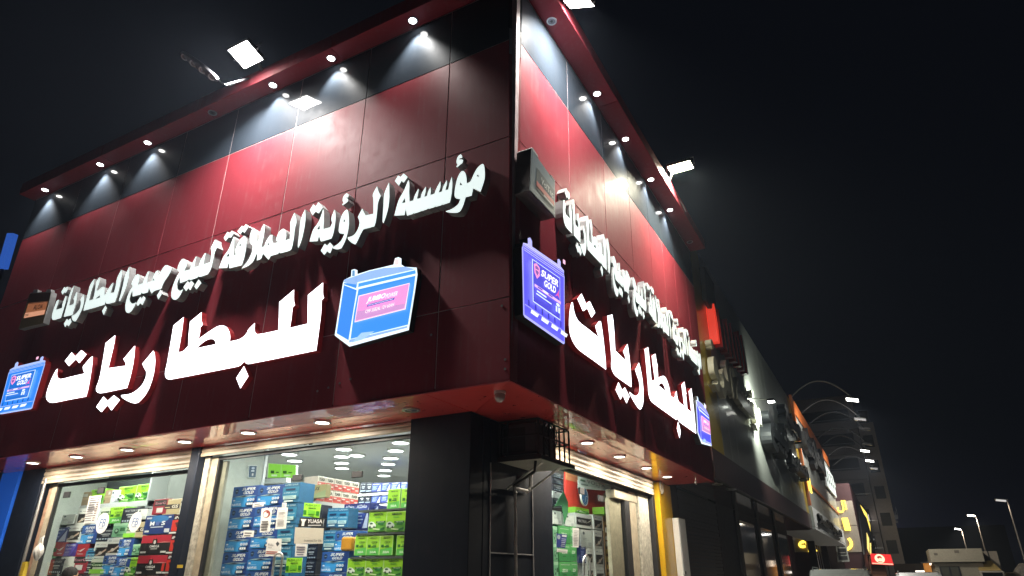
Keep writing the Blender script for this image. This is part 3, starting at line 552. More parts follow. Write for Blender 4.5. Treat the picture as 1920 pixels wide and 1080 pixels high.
# ================================================================== AIR CONDITIONER IN ITS CAGE
yc = 1.62; pc = PY(1010, 852, yc); xc = pc.x; zb = pc.z; ye = PX(1068, 868, xc).y
r = thing('air_conditioner', 'dark outdoor air conditioner hung in a cage under the corner soffit', 'air conditioner', (-.8, 2.0, zb))
MB().box(-1.03, xc - .05, yc + .04, ye - .30, zb + .03, ZS - .05).build('casing', mat('ac_casing', (.055, .058, .062), .45, noise=.15), r, bevel=.015)
fg = MB()
for k in (.06, .11, .16, .21): fg.ring((xc - .048, yc + .42, zb + .32), (1, 0, 0), k, k + .008, .01, 20)
fg.box(xc - .046, xc - .038, yc + .415, yc + .425, zb + .1, zb + .53); fg.box(xc - .046, xc - .038, yc + .2, yc + .64, zb + .315, zb + .325); fg.build('fan_guard', M_DARK, r)
ad = MB(); ad.box(-1.0, xc - .2, yc + .036, yc + .0385, zb + .06, ZS - .1); ad.build('side_grille', mat('ac_grille', (.018, .02, .022), .5), r)
r = thing('ac_cage', 'black bar cage around the outdoor air conditioner', 'cage', (-.8, 2.0, zb))
cg = MB(); z1 = ZS - .02; b_ = .013
def bar(p, q): cg.tube([p, q], b_, 4)
zm = (zb + z1) / 2 + .03
for z in (zb, zm, z1):
    bar((-1.05, yc, z), (xc, yc, z)); bar((xc, yc, z), (xc, ye, z)); bar((-1.05, ye, z), (xc, ye, z))
for x in (-1.04, -.93, xc): bar((x, yc, zb), (x, yc, z1)); bar((x, ye, zb), (x, ye, z1))
for y in [yc + (ye - yc) * i / 6 for i in range(1, 6)] : bar((xc, y, zb), (xc, y, z1))
cg.build('bars', M_DARK, r)
sh = MB(); sh.box(-1.05, xc + .03, yc - .02, ye + .04, zb - .05, zb - .02); sh.build('shelf', mat('pale_drip_tray', (.34, .34, .29), .5, noise=.2), r); e = MB(); e.box(xc + .03, xc + .05, yc - .04, ye + .06, zb - .055, zb - .005); e.box(-1.05, xc + .03, yc - .04, yc - .02, zb - .055, zb - .005); e.build('angle_iron', M_DARK, r)
for y in (yc + .2, ye - .2): MB().tube([(-1.045, y, zb - .35), (xc - .05, y, zb - .06)], .014, 5).build('brace', M_STEEL, r)
hp = MB(); hp.tube([(xc - .1, yc + .12, zb - .03), (xc - .12, yc + .12, zb - .18), (-.95, yc + .2, zb - .32), (-1.0, yc + .32, zb - .38), (-1.02, yc + .40, zb - .38)], .018, 8)
tag(hp.build('drain_hose', M_DARK), 'black drain hose curving down below the caged air conditioner', 'hose')
P1 = PX(966, 915, -1.02); P2 = PX(968, 1079, -1.02)
pp = MB(); pp.tube([(-1.02, P2.y, .13), (-1.02, P1.y, P1.z)], .02, 8); pp.tube([(-1.02, P1.y, P1.z), (-1.02, P1.y + .35, P1.z + .0), (-1.02, P1.y + .42, P1.z + .06), (-1.02, P1.y + .42, P1.z + .25)], .018, 8)
tag(pp.build('drain_pipe', mat('grey_pipe', (.42, .40, .38), .5, noise=.2)), 'grey drain pipe running down the dark side wall under the air conditioner', 'pipe')

# ================================================================== LETTER SIGNS
def lettering(r, gl, F, n0, n1, casing, face):
    for polys in gl:
        vs, fs = outline(polys, (n1 - n0) / 2); c = MB(); c.add([F.w(x, y, (n0 + n1) / 2 + z) for x, y, z in vs], fs); o = c.build('letter', casing, r)
        vs, fs = outline(polys, 0); f = MB(); f.add([F.w(x, y, n1 + .003) for x, y, z in vs], fs); f.fixn = False; f.build('letter_face', face, o)
NS, NB = .125, .09
gA_s, gA_b = measured(SMALL, NS), measured(BIG, NB)
def fit(pairs):                                    # affine in u and in v from matched features
    s = np.array([p[0] for p in pairs]); d = np.array([p[1] for p in pairs]); k = []
    for i in (0, 1): k.append(np.polyfit(s[:, i], d[:, i], 1))
    return lambda p: (k[0][0] * p[0] + k[0][1], k[1][0] * p[1] + k[1][1])
g = lambda V, x, y, n: FA.px(V[0] + x / V[2], V[1] + y / V[2], n)
R4 = lambda x, y: FB.px(1050 + x / 3.6, 550 + y / 3.6, NB); R5 = lambda x, y: FB.px(1020 + x / 2.84, 340 + y / 2.84, NS)
fb = fit([(g(V1, 625, 862, NB), R4(305, 515)), (g(V1, 920, 800, NB), R4(478, 640)), (g(V1, 985, 912, NB), R4(545, 775)), (g(V2, 1410, 708, NB), R4(917, 945)), (g(V2, 1467, 135, NB), R4(885, 632)), (g(V1, 835, 418, NB), R4(350, 150)), (g(V2, 770, 1028, NB), R4(805, 985))])
fs_ = fit([(g(V3, 400, 797, NS), R5(192, 318)), (g(V3, 975, 624, NS), R5(360, 508)), (g(V3, 1063, 186, NS), R5(350, 330)), (g(V7, 1222, 607, NS), R5(845, 1010)), (g(V7, 970, 132, NS), R5(812, 838)), (g(V3, 217, 587, NS), R5(100, 95)), (g(V4, 1117, 480, NS), R5(485, 615))])
for F, cs, cb, wh in ((FA, lambda p: p, lambda p: p, 'front'), (FB, fs_, fb, 'side')):
    sm = [[[cs(q) for q in po] for po in polys] for polys in gA_s]; bg_ = [[[cb(q) for q in po] for po in polys] for polys in gA_b]
    mid = F.w(sum(q[0] for q in sm[8][0]) / len(sm[8][0]), 5.9, 0)
    r = thing('script_sign', 'line of small pale raised script letters along the %s fascia' % wh, 'sign', mid); lettering(r, sm, F, .012, NS, M_GREYLET, M_FACE)
    mid = F.w(bg_[5][0][0][0], 4.2, 0)
    r = thing('script_sign', 'large glowing white script letters low on the %s fascia' % wh, 'sign', mid); lettering(r, bg_, F, .01, NB, M_REDLET, M_LIT)

# ================================================================== BATTERY PICTURE LIGHTBOXES
def casing(r, F, c, poly, n0, n1, m, name='casing'):
    fn = quad_map(F, c); k = len(poly); mb = MB(); mb.add([fn(a, b, n1) for a, b in poly] + [fn(a, b, n0) for a, b in poly], [tuple(range(k)), tuple(range(2 * k - 1, k - 1, -1))] + [(i, i + k, (i + 1) % k + k, (i + 1) % k) for i in range(k)])
    return mb.build(name, m, r)
BLUE, BLUE2, WHT, PNK = (.03, .22, .95), (.06, .34, 1.0), (.75, .88, 1.0), (.95, .30, .60)
def super_box(label, F, c, n1, blue, e=1.0):
    o = F.w(sum(p[0] for p in c) / 4, c[0][1], 0); r = thing('battery_sign', label, 'lightbox', o, 'lit battery pictures on the red fascia')
    out = [(0, .02), (.03, 0), (.97, 0), (1, .02), (1, .88), (.985, .90), (.985, .955), (.90, .985), (.90, 1.05), (.86, 1.07), (.82, 1.05), (.82, .985), (.22, .985), (.22, 1.06), (.18, 1.09), (.13, 1.06), (.13, .985), (.03, .955), (.015, .90), (0, .88)]
    casing(r, F, c, [(.5 + (a - .5) * 1.015, b) for a, b in out], .01, n1, M_REDLET if F is FA else M_DARK)
    P = Print(.002); b1 = tuple(x * .55 for x in blue)
    P.poly(tuple(min(1, x * .6 + .35) for x in blue), out, e); P.poly(blue, [(.02, .03), (.98, .03), (.98, .87), (.965, .94), (.035, .94), (.02, .87)], e)
    for y in (.86, .885, .915, .935): P.rect(tuple(min(1, x * .4 + .5) for x in blue), .03, y, .97, y + .008, e)
    P.rect(tuple(min(1, x * .5 + .45) for x in blue), .02, .15, .98, .158, e)
    for i in range(6): P.rect(b1, .08 + i * .15, .165, .12 + i * .15, .24, e * .9)
    P.rect(WHT, .17, .245, .83, .795, e); P.rect(tuple(x * .7 for x in blue), .18, .255, .82, .785, e)
    P.poly(PNK, [(.20, .74), (.26, .77), (.33, .74), (.325, .63), (.265, .57), (.21, .63)], e); P.poly((.25, .12, .45), [(.225, .72), (.26, .74), (.305, .72), (.30, .65), (.265, .61), (.23, .65)], e * .8); P.rect(PNK, .23, .675, .30, .69, e)
    P.text((1, 1, 1), 'SUPER', .35, .645, .76, .735, .25, .02, e * 1.2); P.text((1, 1, 1), 'GOLD', .42, .535, .70, .625, .25, .02, e * 1.2)
    P.poly((.9, .1, .35), [(.68, .50), (.74, .56), (.79, .63), (.765, .56), (.79, .50), (.745, .535)], e)
    P.rect((.75, .45, .75), .185, .44, .815, .475, e); P.rect(b1, .25, .45, .36, .466, e); P.rect(b1, .50, .45, .60, .466, e); P.rect(WHT, .38, .448, .48, .468, e)
    P.rect(WHT, .22, .385, .44, .405, e); P.rect(WHT, .20, .345, .56, .36, e); P.rect(WHT, .66, .30, .70, .37, e); P.rect(WHT, .72, .30, .76, .37, e); P.disc(WHT, .71, .395, .045, .02, e)
    for i in range(4): P.poly((.85, .92, 1), [(.05 + i * .235, .05), (.2 + i * .235, .05), (.24 + i * .235, .10), (.07 + i * .235, .10)], e)
    P.rect((1, .5, .7), .83, .985, .89, 1.04, e)
    P.build('lit_picture', quad_map(F, c), n1 + .002, r)
pq = lambda F, n, *p: [F.px(x, y, n) for x, y in p]
super_box('blue battery picture at the left end of the front fascia', FA, pq(FA, .10, (-4, 778), (60, 767), (88, 672), (19, 689)), .10, (.02, .20, .80))
super_box('violet-blue battery picture on the side fascia next to the corner', FB, pq(FB, .11, (981, 593), (1058.5, 647), (1058, 502), (978, 447)), .11, (.10, .09, .85))
JZ = lambda x, y: FA.px(600 + x / 5.4, 470 + y / 5.4, .10)
jout = [(150,858),(232,335),(245,298),(315,262),(320,195),(350,188),(380,198),(380,238),(500,200),(650,165),(745,142),(760,78),(795,66),(825,80),(825,142),(862,165),(980,172),(988,245),(965,400),(900,805),(300,972),(180,882)]
jn = [JZ(*p) for p in jout]; ju0, ju1 = min(p[0] for p in jn), max(p[0] for p in jn); jv0, jv1 = min(p[1] for p in jn), max(p[1] for p in jn)
def N(x, y): u, v = JZ(x, y); return ((u - ju0) / (ju1 - ju0), (v - jv0) / (jv1 - jv0))
def jumbo(label, F, c, n1, blue, e=1.0):
    o = F.w(sum(p[0] for p in c) / 4, c[0][1], 0); r = thing('battery_sign', label, 'lightbox', o, 'lit battery pictures on the red fascia')
    casing(r, F, c, [N(*p) for p in jout], .01, n1, M_DARK)
    lt_ = tuple(min(1, x * .75 + .22) for x in blue); wl = (.80, .93, 1)
    P = Print(.002); L = lambda *p: [N(*q) for q in p]
    P.poly(wl, L(*jout), e)
    P.poly(blue, L((392, 392), (968, 255), (950, 400), (893, 750), (312, 895), (345, 640)), e)
    P.poly(tuple(x * .85 for x in blue), L((172, 838), (245, 350), (375, 402), (292, 908)), e)
    P.poly(lt_, L((242, 318), (255, 296), (500, 212), (650, 178), (860, 165), (972, 190), (385, 322), (378, 370)), e)
    P.poly(blue, L((395, 335), (970, 200), (975, 235), (392, 372)), e * 1.1); P.poly(tuple(x * .9 for x in blue), L((250, 330), (372, 345), (375, 385), (250, 345)), e)
    P.poly(lt_, L((306, 905), (893, 765), (890, 785), (302, 935)), e); P.poly((.35, .55, .95), L((430, 835), (560, 820), (440, 905), (330, 935)), e)
    P.poly((.10, .25, .45), L((338, 205), (362, 205), (362, 262), (335, 265)), e); P.poly((1, .62, .62), L((770, 90), (812, 92), (810, 150), (765, 155)), e)
    lab = [(370, 722), (412, 470), (915, 342), (870, 592)]; P.poly((1, .75, .9), L((362, 732), (404, 462), (920, 333), (878, 600)), e); P.poly((.92, .28, .62), L(*lab), e)
    P.poly((.62, .30, .62), L((372, 718), (388, 620), (880, 540), (868, 592)), e * .9)
    lq = [N(370, 722), N(870, 592), N(915, 342), N(412, 470)]
    def Q(a, b): return (lq[0][0] * (1 - a) * (1 - b) + lq[1][0] * a * (1 - b) + lq[2][0] * a * b + lq[3][0] * (1 - a) * b, lq[0][1] * (1 - a) * (1 - b) + lq[1][1] * a * (1 - b) + lq[2][1] * a * b + lq[3][1] * (1 - a) * b)
    def T(col, t, a0, b0, a1, b1, sh=0, bo=0, ee=1): vs, fs = text_mesh(t, sh, bo); P.tris(col, [Q(a0 + x * (a1 - a0), b0 + y * (b1 - b0)) for x, y in vs], fs, e * ee)
    T((1, .97, 1), 'JUMBO', .18, .60, .56, .86, .3, .02, 1.1); T((1, .97, 1), 'POWER', .57, .62, .80, .80, .3, .0, 1.1)
    P.poly((.12, .10, .45), [Q(.21, .46), Q(.76, .46), Q(.77, .56), Q(.22, .56)], e); T((.9, .9, 1), 'SPECIAL MAINTENANCE BATTERY', .24, .485, .74, .535)
    T((1, 1, .85), 'CMF 55B24L 12V 60AH', .20, .20, .78, .34)
    P.build('lit_picture', quad_map(F, c), n1 + .002, r)
jumbo('blue battery picture with pink label on the front fascia near the corner', FA, [(ju0, jv0), (ju1, jv0), (ju1, jv1), (ju0, jv1)], .10, (.05, .27, .95))
jumbo('narrow violet battery picture at the far end of the side fascia', FB, pq(FB, .12, (1309, 829), (1336, 842), (1327, 762), (1303, 739)), .12, (.09, .10, .85))
# product boxes at the ends of the small lettering
c = pq(FB, .20, (992, 357), (1040.5, 408), (1040, 342), (996, 279)); r = thing('battery_sign', 'grey unlit battery box sign with a red stripe on the side fascia by the corner', 'box sign', FB.w(.3, 5.5, 0))
casing(r, FB, c, [(0, 0), (1, 0), (1, 1), (0, 1)], .012, .20, mat('brown_grey_return', (.16, .13, .12), .45, noise=.15)); casing(r, FB, c, [(-.01, 1.005), (.28, 1.005), (.24, 1.06), (.03, 1.06)], .02, .205, M_WHITE, 'terminal'); casing(r, FB, c, [(.82, 1.005), (1.0, 1.005), (1.0, 1.05), (.82, 1.05)], .02, .205, M_WHITE, 'terminal')
P = Print(.002); gc = (.26, .33, .37); P.rect((.50, .55, .56), 0, 0, 1, 1); P.rect(gc, .025, .025, .975, .985); P.rect((.10, .125, .145), .22, .20, .96, .72); P.rect((.75, .12, .12), .23, .28, .95, .40); P.text((.8, .82, .82), 'VolTac', .40, .46, .90, .62, 0, .01); P.rect((.75, .6, .6), .5, .215, .9, .26)
P.build('printed_front', quad_map(FB, c), .203, r)
c = pq(FA, .11, (35, 617), (81, 606), (97, 547), (56, 549)); r = thing('battery_sign', 'brown and gold battery box sign at the left end of the small letters', 'box sign', FA.w(c[0][0], 5.6, 0))
casing(r, FA, c, [(0, 0), (1, 0), (1, .85), (.98, 1), (.02, 1), (0, .85)], .012, .11, M_GREYLET); casing(r, FA, c, [(.10, 1.01), (.32, 1.01), (.30, 1.09), (.12, 1.09)], .03, .10, M_GREYLET, 'terminal'); casing(r, FA, c, [(.70, 1.01), (.92, 1.01), (.90, 1.09), (.72, 1.09)], .03, .10, M_GREYLET, 'terminal')
P = Print(.002); P.rect((.34, .27, .15), 0, 0, 1, .98); P.rect((.10, .05, .03), .02, .70, .98, .97); P.rect((.45, .16, .07), .1, .28, .96, .70, .45); P.rect((.85, .40, .24), .1, .28, .96, .42, .6); P.rect((.55, .30, .2), .1, .67, .96, .69); P.text((.03, .02, .02), 'ALOA', .42, .47, .82, .62, 0, .02); P.rect((.03, .02, .02), .14, .36, .3, .375); P.rect((.03, .02, .02), .14, .32, .3, .335)  # orange print is given a slight glow so the box looks lit
P.build('printed_front', quad_map(FA, c), .113, r)
# ================================================================== GOODS IN THE SHOP
def mk_print(kind):
    """front print of a carton on the unit square"""
    P = Print(.006); T = P.text; B = P.rect
    if kind == 'blue_carton':
        P.poly((.02, .06, .26), [(0, 0), (1, 0), (1, 1), (0, 1)]); P.poly((.03, .20, .55), [(0, 0), (.72, 0), (.86, .5), (0, .5)]); P.poly((.05, .32, .72), [(.05, 0), (.5, 0), (.7, .47), (.15, .47)])
        P.poly((.03, .10, .34), [(0, .55), (.55, .55), (.45, 1), (0, 1)])
        P.poly((.015, .03, .08), [(.07, .84), (.14, .92), (.21, .84), (.19, .70), (.14, .64), (.09, .70)]); B((.2, .3, .4), .10, .77, .18, .80)
        T((.85, .88, .9), 'SUPER', .33, .80, .83, .94, .3, .02); T((.85, .88, .9), 'GOLD', .40, .62, .78, .76, .3, .02)
        P.poly((.35, .50, .55), [(.08, .51), (.45, .57), (.92, .52), (.45, .47)]); P.poly((.01, .02, .07), [(.3, .52), (.48, .555), (.68, .52), (.48, .485)])
        for i in range(3): P.disc((.8, .85, .9), .63 + i * .1, .33, .042, .065, seg=8); P.disc((.03, .15, .45), .63 + i * .1, .33, .018, .03, seg=6)
        P.poly((.01, .03, .10), [(.56, .06), (.86, .06), (.88, .2), (.58, .2)]); B((.8, .85, .9), .61, .08, .83, .18); B((.02, .1, .3), .68, .1, .70, .16); B((.02, .1, .3), .75, .1, .77, .16)
        T((.85, .9, .95), 'NAVFUEL', .07, .06, .42, .18, .2, .02); B((.8, .85, .9), .1, .3, .17, .36); B((.5, .65, .8), .1, .25, .38, .265)
    elif kind == 'blue_side':
        B((.02, .12, .24), 0, 0, 1, 1); P.poly((.03, .20, .36), [(0, .3), (1, .3), (1, .8), (0, .8)])
        for y in (.88, .47): T((.55, .72, .80), 'SUPER', .08, y, .50, y + .07, .2); T((.55, .72, .80), 'GOLD', .56, y, .92, y + .07, .2)
        B((.01, .03, .09), .2, .62, .8, .72); B((.45, .60, .62), .1, .18, .9, .36); B((.2, .35, .4), .2, .22, .8, .25); B((.2, .35, .4), .2, .29, .7, .32); B((.6, .7, .72), .2, .05, .75, .12)
    elif kind == 'lime_carton':
        B((.28, .58, .02), 0, 0, 1, 1); P.poly((.14, .42, .05), [(0, 0), (1, 0), (1, .45), (0, .35)]); B((.50, .75, .30), .0, .97, 1, 1); B((.50, .75, .3), 0, 0, .02, 1); B((.5, .75, .3), .98, 0, 1, 1)
        T((.02, .06, .02), 'AMARON', .25, .80, .78, .93, .1, .02); B((.12, .35, .03), .35, .68, .66, .74)
        P.poly((.02, .10, .02), [(.42, .50), (.95, .52), (.92, .42), (.44, .42)]); P.poly((.02, .16, .03), [(.55, .42), (.92, .44), (.84, .30), (.55, .32)]); T((.6, .8, .5), 'HI LIFE', .52, .44, .88, .50, .2)
        P.poly((.70, .76, .68), [(.02, .28), (.06, .44), (.16, .50), (.30, .47), (.43, .36), (.46, .28), (.40, .20), (.10, .20)]); P.poly((.04, .1, .05), [(.10, .42), (.17, .46), (.28, .43), (.26, .36), (.12, .35)]); P.disc((.03, .06, .03), .13, .22, .05, .07, seg=8); P.disc((.03, .06, .03), .36, .21, .05, .07, seg=8)
        P.poly((.55, .72, .35), [(.3, .17), (.96, .08), (.96, .03), (.3, .10)]); P.poly((.02, .14, .03), [(.70, .12), (.95, .22), (.95, .05), (.66, .03)])
    elif kind == 'lime_tall':
        B((.30, .60, .03), 0, 0, 1, 1); P.poly((.10, .44, .07), [(0, 0), (1, 0), (1, .40), (0, .30)]); B((.52, .76, .3), 0, 0, .03, 1); B((.52, .76, .3), .97, 0, 1, 1); B((.52, .76, .3), 0, .975, 1, 1)
        T((.02, .06, .02), 'AMARON', .25, .84, .80, .92, .1, .02); T((.02, .08, .02), 'CZCP', .38, .60, .82, .70, .1, .03)
        B((.02, .12, .02), .14, .40, .34, .54); B((.02, .12, .02), .42, .40, .74, .46); B((.02, .12, .02), .5, .48, .74, .53); T((.65, .8, .6), '50A', .30, .10, .80, .22, .1, .03)
    elif kind == 'pale_red_carton':
        B((.66, .60, .50), 0, 0, 1, 1); B((.55, .10, .08), 0, .02, 1, .55); T((.05, .04, .03), 'YUASA', .15, .63, .88, .90, .15, .03)
        B((.75, .55, .5), .1, .34, .42, .46); B((.75, .55, .5), .55, .20, .92, .30); B((.4, .05, .04), .0, .25, .35, .3)
    elif kind == 'navy_carton':
        B((.015, .02, .13), 0, 0, 1, 1); P.poly((.03, .06, .26), [(0, .1), (.5, .1), (.9, .9), (0, .9)]); T((.75, .78, .85), 'ACDelco', .10, .82, .80, .95, .2, .01)
        for i in range(4): B((.4, .48, .7), .1, .62 - i * .13, .62 - (i % 2) * .1, .66 - i * .13)
        P.poly((.4, .45, .6), [(.62, .05), (.97, .05), (.97, .85)])
    elif kind == 'dark_carton':
        B((.012, .016, .03), 0, 0, 1, 1); T((.55, .58, .6), 'BATTERY', .15, .75, .85, .88); B((.5, .53, .55), .25, .52, .75, .60); B((.4, .43, .45), .35, .38, .7, .44)
        for i in range(6): B((.45, .55, .65), .08 + i * .15, .1, .17 + i * .15, .2)
    elif kind == 'white_carton':
        B((.66, .68, .66), 0, 0, 1, 1); B((.015, .012, .012), .10, .12, .90, .66); P.poly((.50, .38, .30), [(.12, .16), (.5, .34), (.86, .58), (.86, .46), (.55, .24), (.3, .14)]); P.disc((.55, .5, .45), .5, .3, .13, .10, seg=9); B((.25, .3, .35), .12, .80, .32, .86); B((.35, .3, .3), .4, .8, .8, .83)
    elif kind == 'white_plain':
        B((.62, .66, .63), 0, 0, 1, 1); P.poly((.03, .04, .06), [(.13, .82), (.24, .92), (.35, .82), (.24, .70)]); B((.3, .33, .34), .14, .5, .5, .53); B((.3, .33, .34), .14, .42, .7, .44); B((.45, .48, .48), .6, .1, .9, .3)
    elif kind == 'white_beam':
        B((.64, .67, .65), 0, 0, 1, 1); B((.012, .012, .014), .04, .20, .96, .74); T((.75, .75, .75), 'VECTRIX', .12, .38, .66, .58, .2, .01); P.poly((.8, .75, .65), [(.6, .34), (.95, .70), (.95, .62)]); P.disc((.5, .5, .48), .9, .2, .06, .1, seg=8)
    elif kind == 'red_black_carton':
        B((.015, .012, .014), 0, 0, 1, 1); B((.42, .02, .04), 0, .60, 1, 1); P.disc((.02, .01, .01), .47, .66, .085, .20, seg=10); P.disc((.6, .6, .6), .47, .64, .04, .11, seg=8); P.disc((.5, .04, .06), .47, .84, .035, .05, seg=7)
        P.poly((.55, .2, .2), [(.55, .60), (.8, .66), (1, .62), (1, .60)]); T((.72, .72, .72), 'OMEGA', .33, .36, .66, .48, 0, .02); B((.5, .5, .5), .38, .27, .60, .31); B((.6, .6, .6), .05, .08, .24, .17); B((.6, .6, .6), .74, .08, .92, .17)
    elif kind == 'black_red_end':
        B((.015, .012, .014), 0, 0, 1, 1); T((.75, .75, .75), 'INC', .35, .82, .95, .96, .25, .03); B((.55, .03, .02), .04, .16, .96, .76); P.poly((.10, .01, .01), [(.45, .62), (.9, .66), (.8, .4), (.6, .36)]); B((.65, .65, .65), .15, .04, .8, .12)
    elif kind == 'navy_wide':
        B((.012, .035, .17), 0, 0, 1, 1); P.disc((.03, .16, .42), .5, .8, .36, .2); T((.75, .78, .85), 'M', .20, .45, .36, .68, 0, .03); T((.75, .78, .85), 'S', .62, .45, .76, .68, 0, .03); B((.1, .15, .4), .42, .46, .55, .66); B((.5, .55, .7), .25, .34, .72, .39); B((.6, .62, .7), .06, .10, .22, .2); B((.6, .62, .7), .78, .06, .96, .26); B((.5, .55, .7), .06, .82, .25, .92); B((.5, .55, .7), .86, .84, .96, .92)
    elif kind == 'red_carton':
        B((.33, .02, .03), 0, 0, 1, 1); P.poly((.65, .6, .6), [(.2, .5), (.42, .44), (.5, .52), (.78, .66), (.6, .45), (.48, .36), (.36, .42)]); B((.5, .45, .45), .3, .14, .7, .2)
    elif kind == 'violet_carton':
        B((.05, .03, .24), 0, 0, 1, 1); P.poly((.10, .08, .42), [(0, 0), (.6, 0), (1, 1), (.5, 1)]); T((.7, .7, .8), 'POWER', .15, .78, .85, .92, .2, .01); B((.45, .45, .7), .15, .55, .6, .6); B((.35, .35, .6), .15, .3, .5, .34)
    elif kind == 'gold_carton':
        B((.35, .30, .14), 0, 0, 1, 1); P.poly((.28, .32, .16), [(.3, 0), (1, 0), (1, .6)]); T((.03, .03, .03), 'FOCUS', .12, .58, .78, .86, .25, .02); B((.5, .45, .28), .1, .3, .5, .36)
    elif kind == 'beige_carton':
        B((.45, .37, .22), 0, 0, 1, 1); B((.03, .02, .02), .05, .36, .95, .66); T((.75, .7, .6), 'GS', .5, .40, .88, .62, .1, .03); B((.6, .5, .3), .1, .44, .4, .5)
    elif kind == 'small_red':
        B((.30, .02, .04), 0, 0, 1, 1); B((.02, .02, .02), .08, .55, .92, .94); T((.7, .3, .4), 'EnerG', .15, .66, .85, .82); B((.6, .6, .6), .3, .1, .75, .42)
    elif kind == 'green_carton':
        B((.05, .26, .08), 0, 0, 1, 1); P.poly((.10, .40, .12), [(0, .4), (1, .55), (1, 1), (0, 1)]); T((.65, .75, .65), 'ZDX', .22, .42, .74, .60, .1, .03); B((.02, .12, .03), .3, .25, .6, .3); B((.45, .6, .45), .1, .82, .9, .86)
    elif kind == 'mint_carton':
        B((.18, .42, .25), 0, 0, 1, 1); B((.35, .6, .4), 0, .8, 1, 1); P.disc((.03, .1, .05), .3, .42, .16, .2, seg=9); P.disc((.35, .55, .4), .3, .45, .09, .1, seg=8); B((.03, .12, .05), .55, .4, .9, .66); B((.03, .12, .05), .4, .1, .85, .16)
    elif kind == 'brown_carton':
        B((.36, .25, .15), 0, 0, 1, 1); B((.45, .34, .2), 0, .44, 1, .54); B((.2, .14, .09), .1, .15, .35, .25); B((.5, .48, .42), .6, .65, .85, .88)
    elif kind == 'green_white':
        B((.55, .60, .50), 0, 0, 1, 1); B((.02, .08, .02), .05, .45, .95, .75); T((.6, .75, .5), 'Covers', .12, .52, .88, .68, .1, .02); B((.25, .6, .05), .0, .0, 1, .3)
    return P
SIDEC = dict(blue_carton=(.02, .08, .26), blue_side=(.02, .1, .2), lime_carton=(.22, .5, .04), lime_tall=(.2, .5, .05), pale_red_carton=(.6, .5, .42), navy_carton=(.02, .03, .15), dark_carton=(.02, .02, .03), white_carton=(.6, .62, .6), white_plain=(.55, .58, .56), white_beam=(.6, .62, .6), red_black_carton=(.05, .01, .015), black_red_end=(.2, .02, .02), navy_wide=(.015, .04, .18), red_carton=(.3, .02, .03), violet_carton=(.05, .03, .24), gold_carton=(.33, .28, .13), beige_carton=(.42, .34, .2), small_red=(.28, .02, .04), green_carton=(.05, .25, .07), mint_carton=(.16, .4, .22), brown_carton=(.34, .24, .14), green_white=(.5, .55, .45))
LOOK = dict(blue_carton='blue battery carton', blue_side='narrow teal carton', lime_carton='lime carton with car print', lime_tall='tall lime carton', pale_red_carton='pale and red carton', navy_carton='navy battery carton', dark_carton='black carton', white_carton='white carton with black picture', white_plain='plain white carton', white_beam='white carton with black band', red_black_carton='red-topped black carton', black_red_end='black and red carton end', navy_wide='wide navy battery carton', red_carton='red carton with white wing', violet_carton='violet battery carton', gold_carton='gold carton', beige_carton='beige carton', small_red='small dark red carton', green_carton='green carton with white letters', mint_carton='mint green carton', brown_carton='brown cardboard box', green_white='white and green carton')
_PROTO = {}
def proto(kind):
    if kind not in _PROTO:
        me = bpy.data.meshes.new('carton'); e = .012
        vs = [(x, y, z) for z in (0, 1) for x, y in ((-.5, 0), (.5, 0), (.5, 1), (-.5, 1))]
        me.from_pydata(vs, [], [(3, 2, 1, 0), (4, 5, 6, 7), (0, 1, 5, 4), (1, 2, 6, 5), (2, 3, 7, 6), (3, 0, 4, 7)]); bm = bmesh.new(); bm.from_mesh(me); bmesh.ops.bevel(bm, geom=bm.edges[:], offset=e, segments=1, affect='EDGES'); bm.to_mesh(me); bm.free()
        me.materials.append(mat('side_' + kind, SIDEC[kind], .45, noise=.1, nscale=4))
        P = mk_print(kind); mb = P.into(lambda u, v, n: Vector(((u - .5) * .965, -.004 - n, .018 + v * .965)), 0.0)
        pm_ = bpy.data.meshes.new('print'); pm_.from_pydata(mb.v, [], mb.f)
        for m in P.inks: pm_.materials.append(m)
        pm_.polygons.foreach_set('material_index', mb.m); _PROTO[kind] = (me, pm_)
    return _PROTO[kind]
def carton(kind, x, y, z, w, d, h, label, group, rot=0.0):
    me, pm_ = proto(kind); o = bpy.data.objects.new('carton', me); COL.objects.link(o); o.location = (x, y, z); o.scale = (w, d, h); o.rotation_euler.z = rot + random.uniform(-.012, .012)
    p = bpy.data.objects.new('printed_front', pm_); COL.objects.link(p); p.parent = o
    return tag(o, label, 'carton', group)
def rowname(i, n): return ['topmost', 'second', 'third', 'fourth', 'fifth', 'sixth'][i]
def stack(kind, tl, br, n, Y, where, group, d=.22, first=0, X=None, rot=0, gap=.004):
    """column of n alike cartons; tl / br are the corners of the top one in the photograph, on the plane y = Y (or x = X)"""
    f = (lambda p: PY(p[0], p[1], Y)) if X is None else (lambda p: PX(p[0], p[1], X))
    a, b = f(tl), f(br); xm = ((tl[0] + br[0]) / 2)
    zt = f((xm, tl[1])).z; zb_ = f((xm, br[1])).z; h = zt - zb_
    for i in range(n):
        lab = ((rowname(i, n) + ' ') if n > 1 else '') + LOOK[kind] + ', ' + where
        if X is None: carton(kind, (a.x + b.x) / 2, Y, zb_ - i * h, abs(b.x - a.x) - .006, d, h - gap, lab, group)
        else: carton(kind, X, (a.y + b.y) / 2, zb_ - i * h, abs(b.y - a.y) - .006, d, h - gap, lab, group, R(90))
    return zb_ - (n - 1) * h, (a + b) / 2, (abs(b.x - a.x) if X is None else abs(b.y - a.y))
def z2(x, y): return (360 + x / 3.6, 780 + y / 3.6)
def r1(x, y): return (400 + x / 7.715, 820 + y / 7.715)
def r3(x, y): return (590 + x / 7.715, 820 + y / 7.715)
def r4(x, y): return (590 + x / 7.715, 940 + y / 7.715)
def s5(x, y): return (60 + x / 5.4, 880 + y / 5.4)
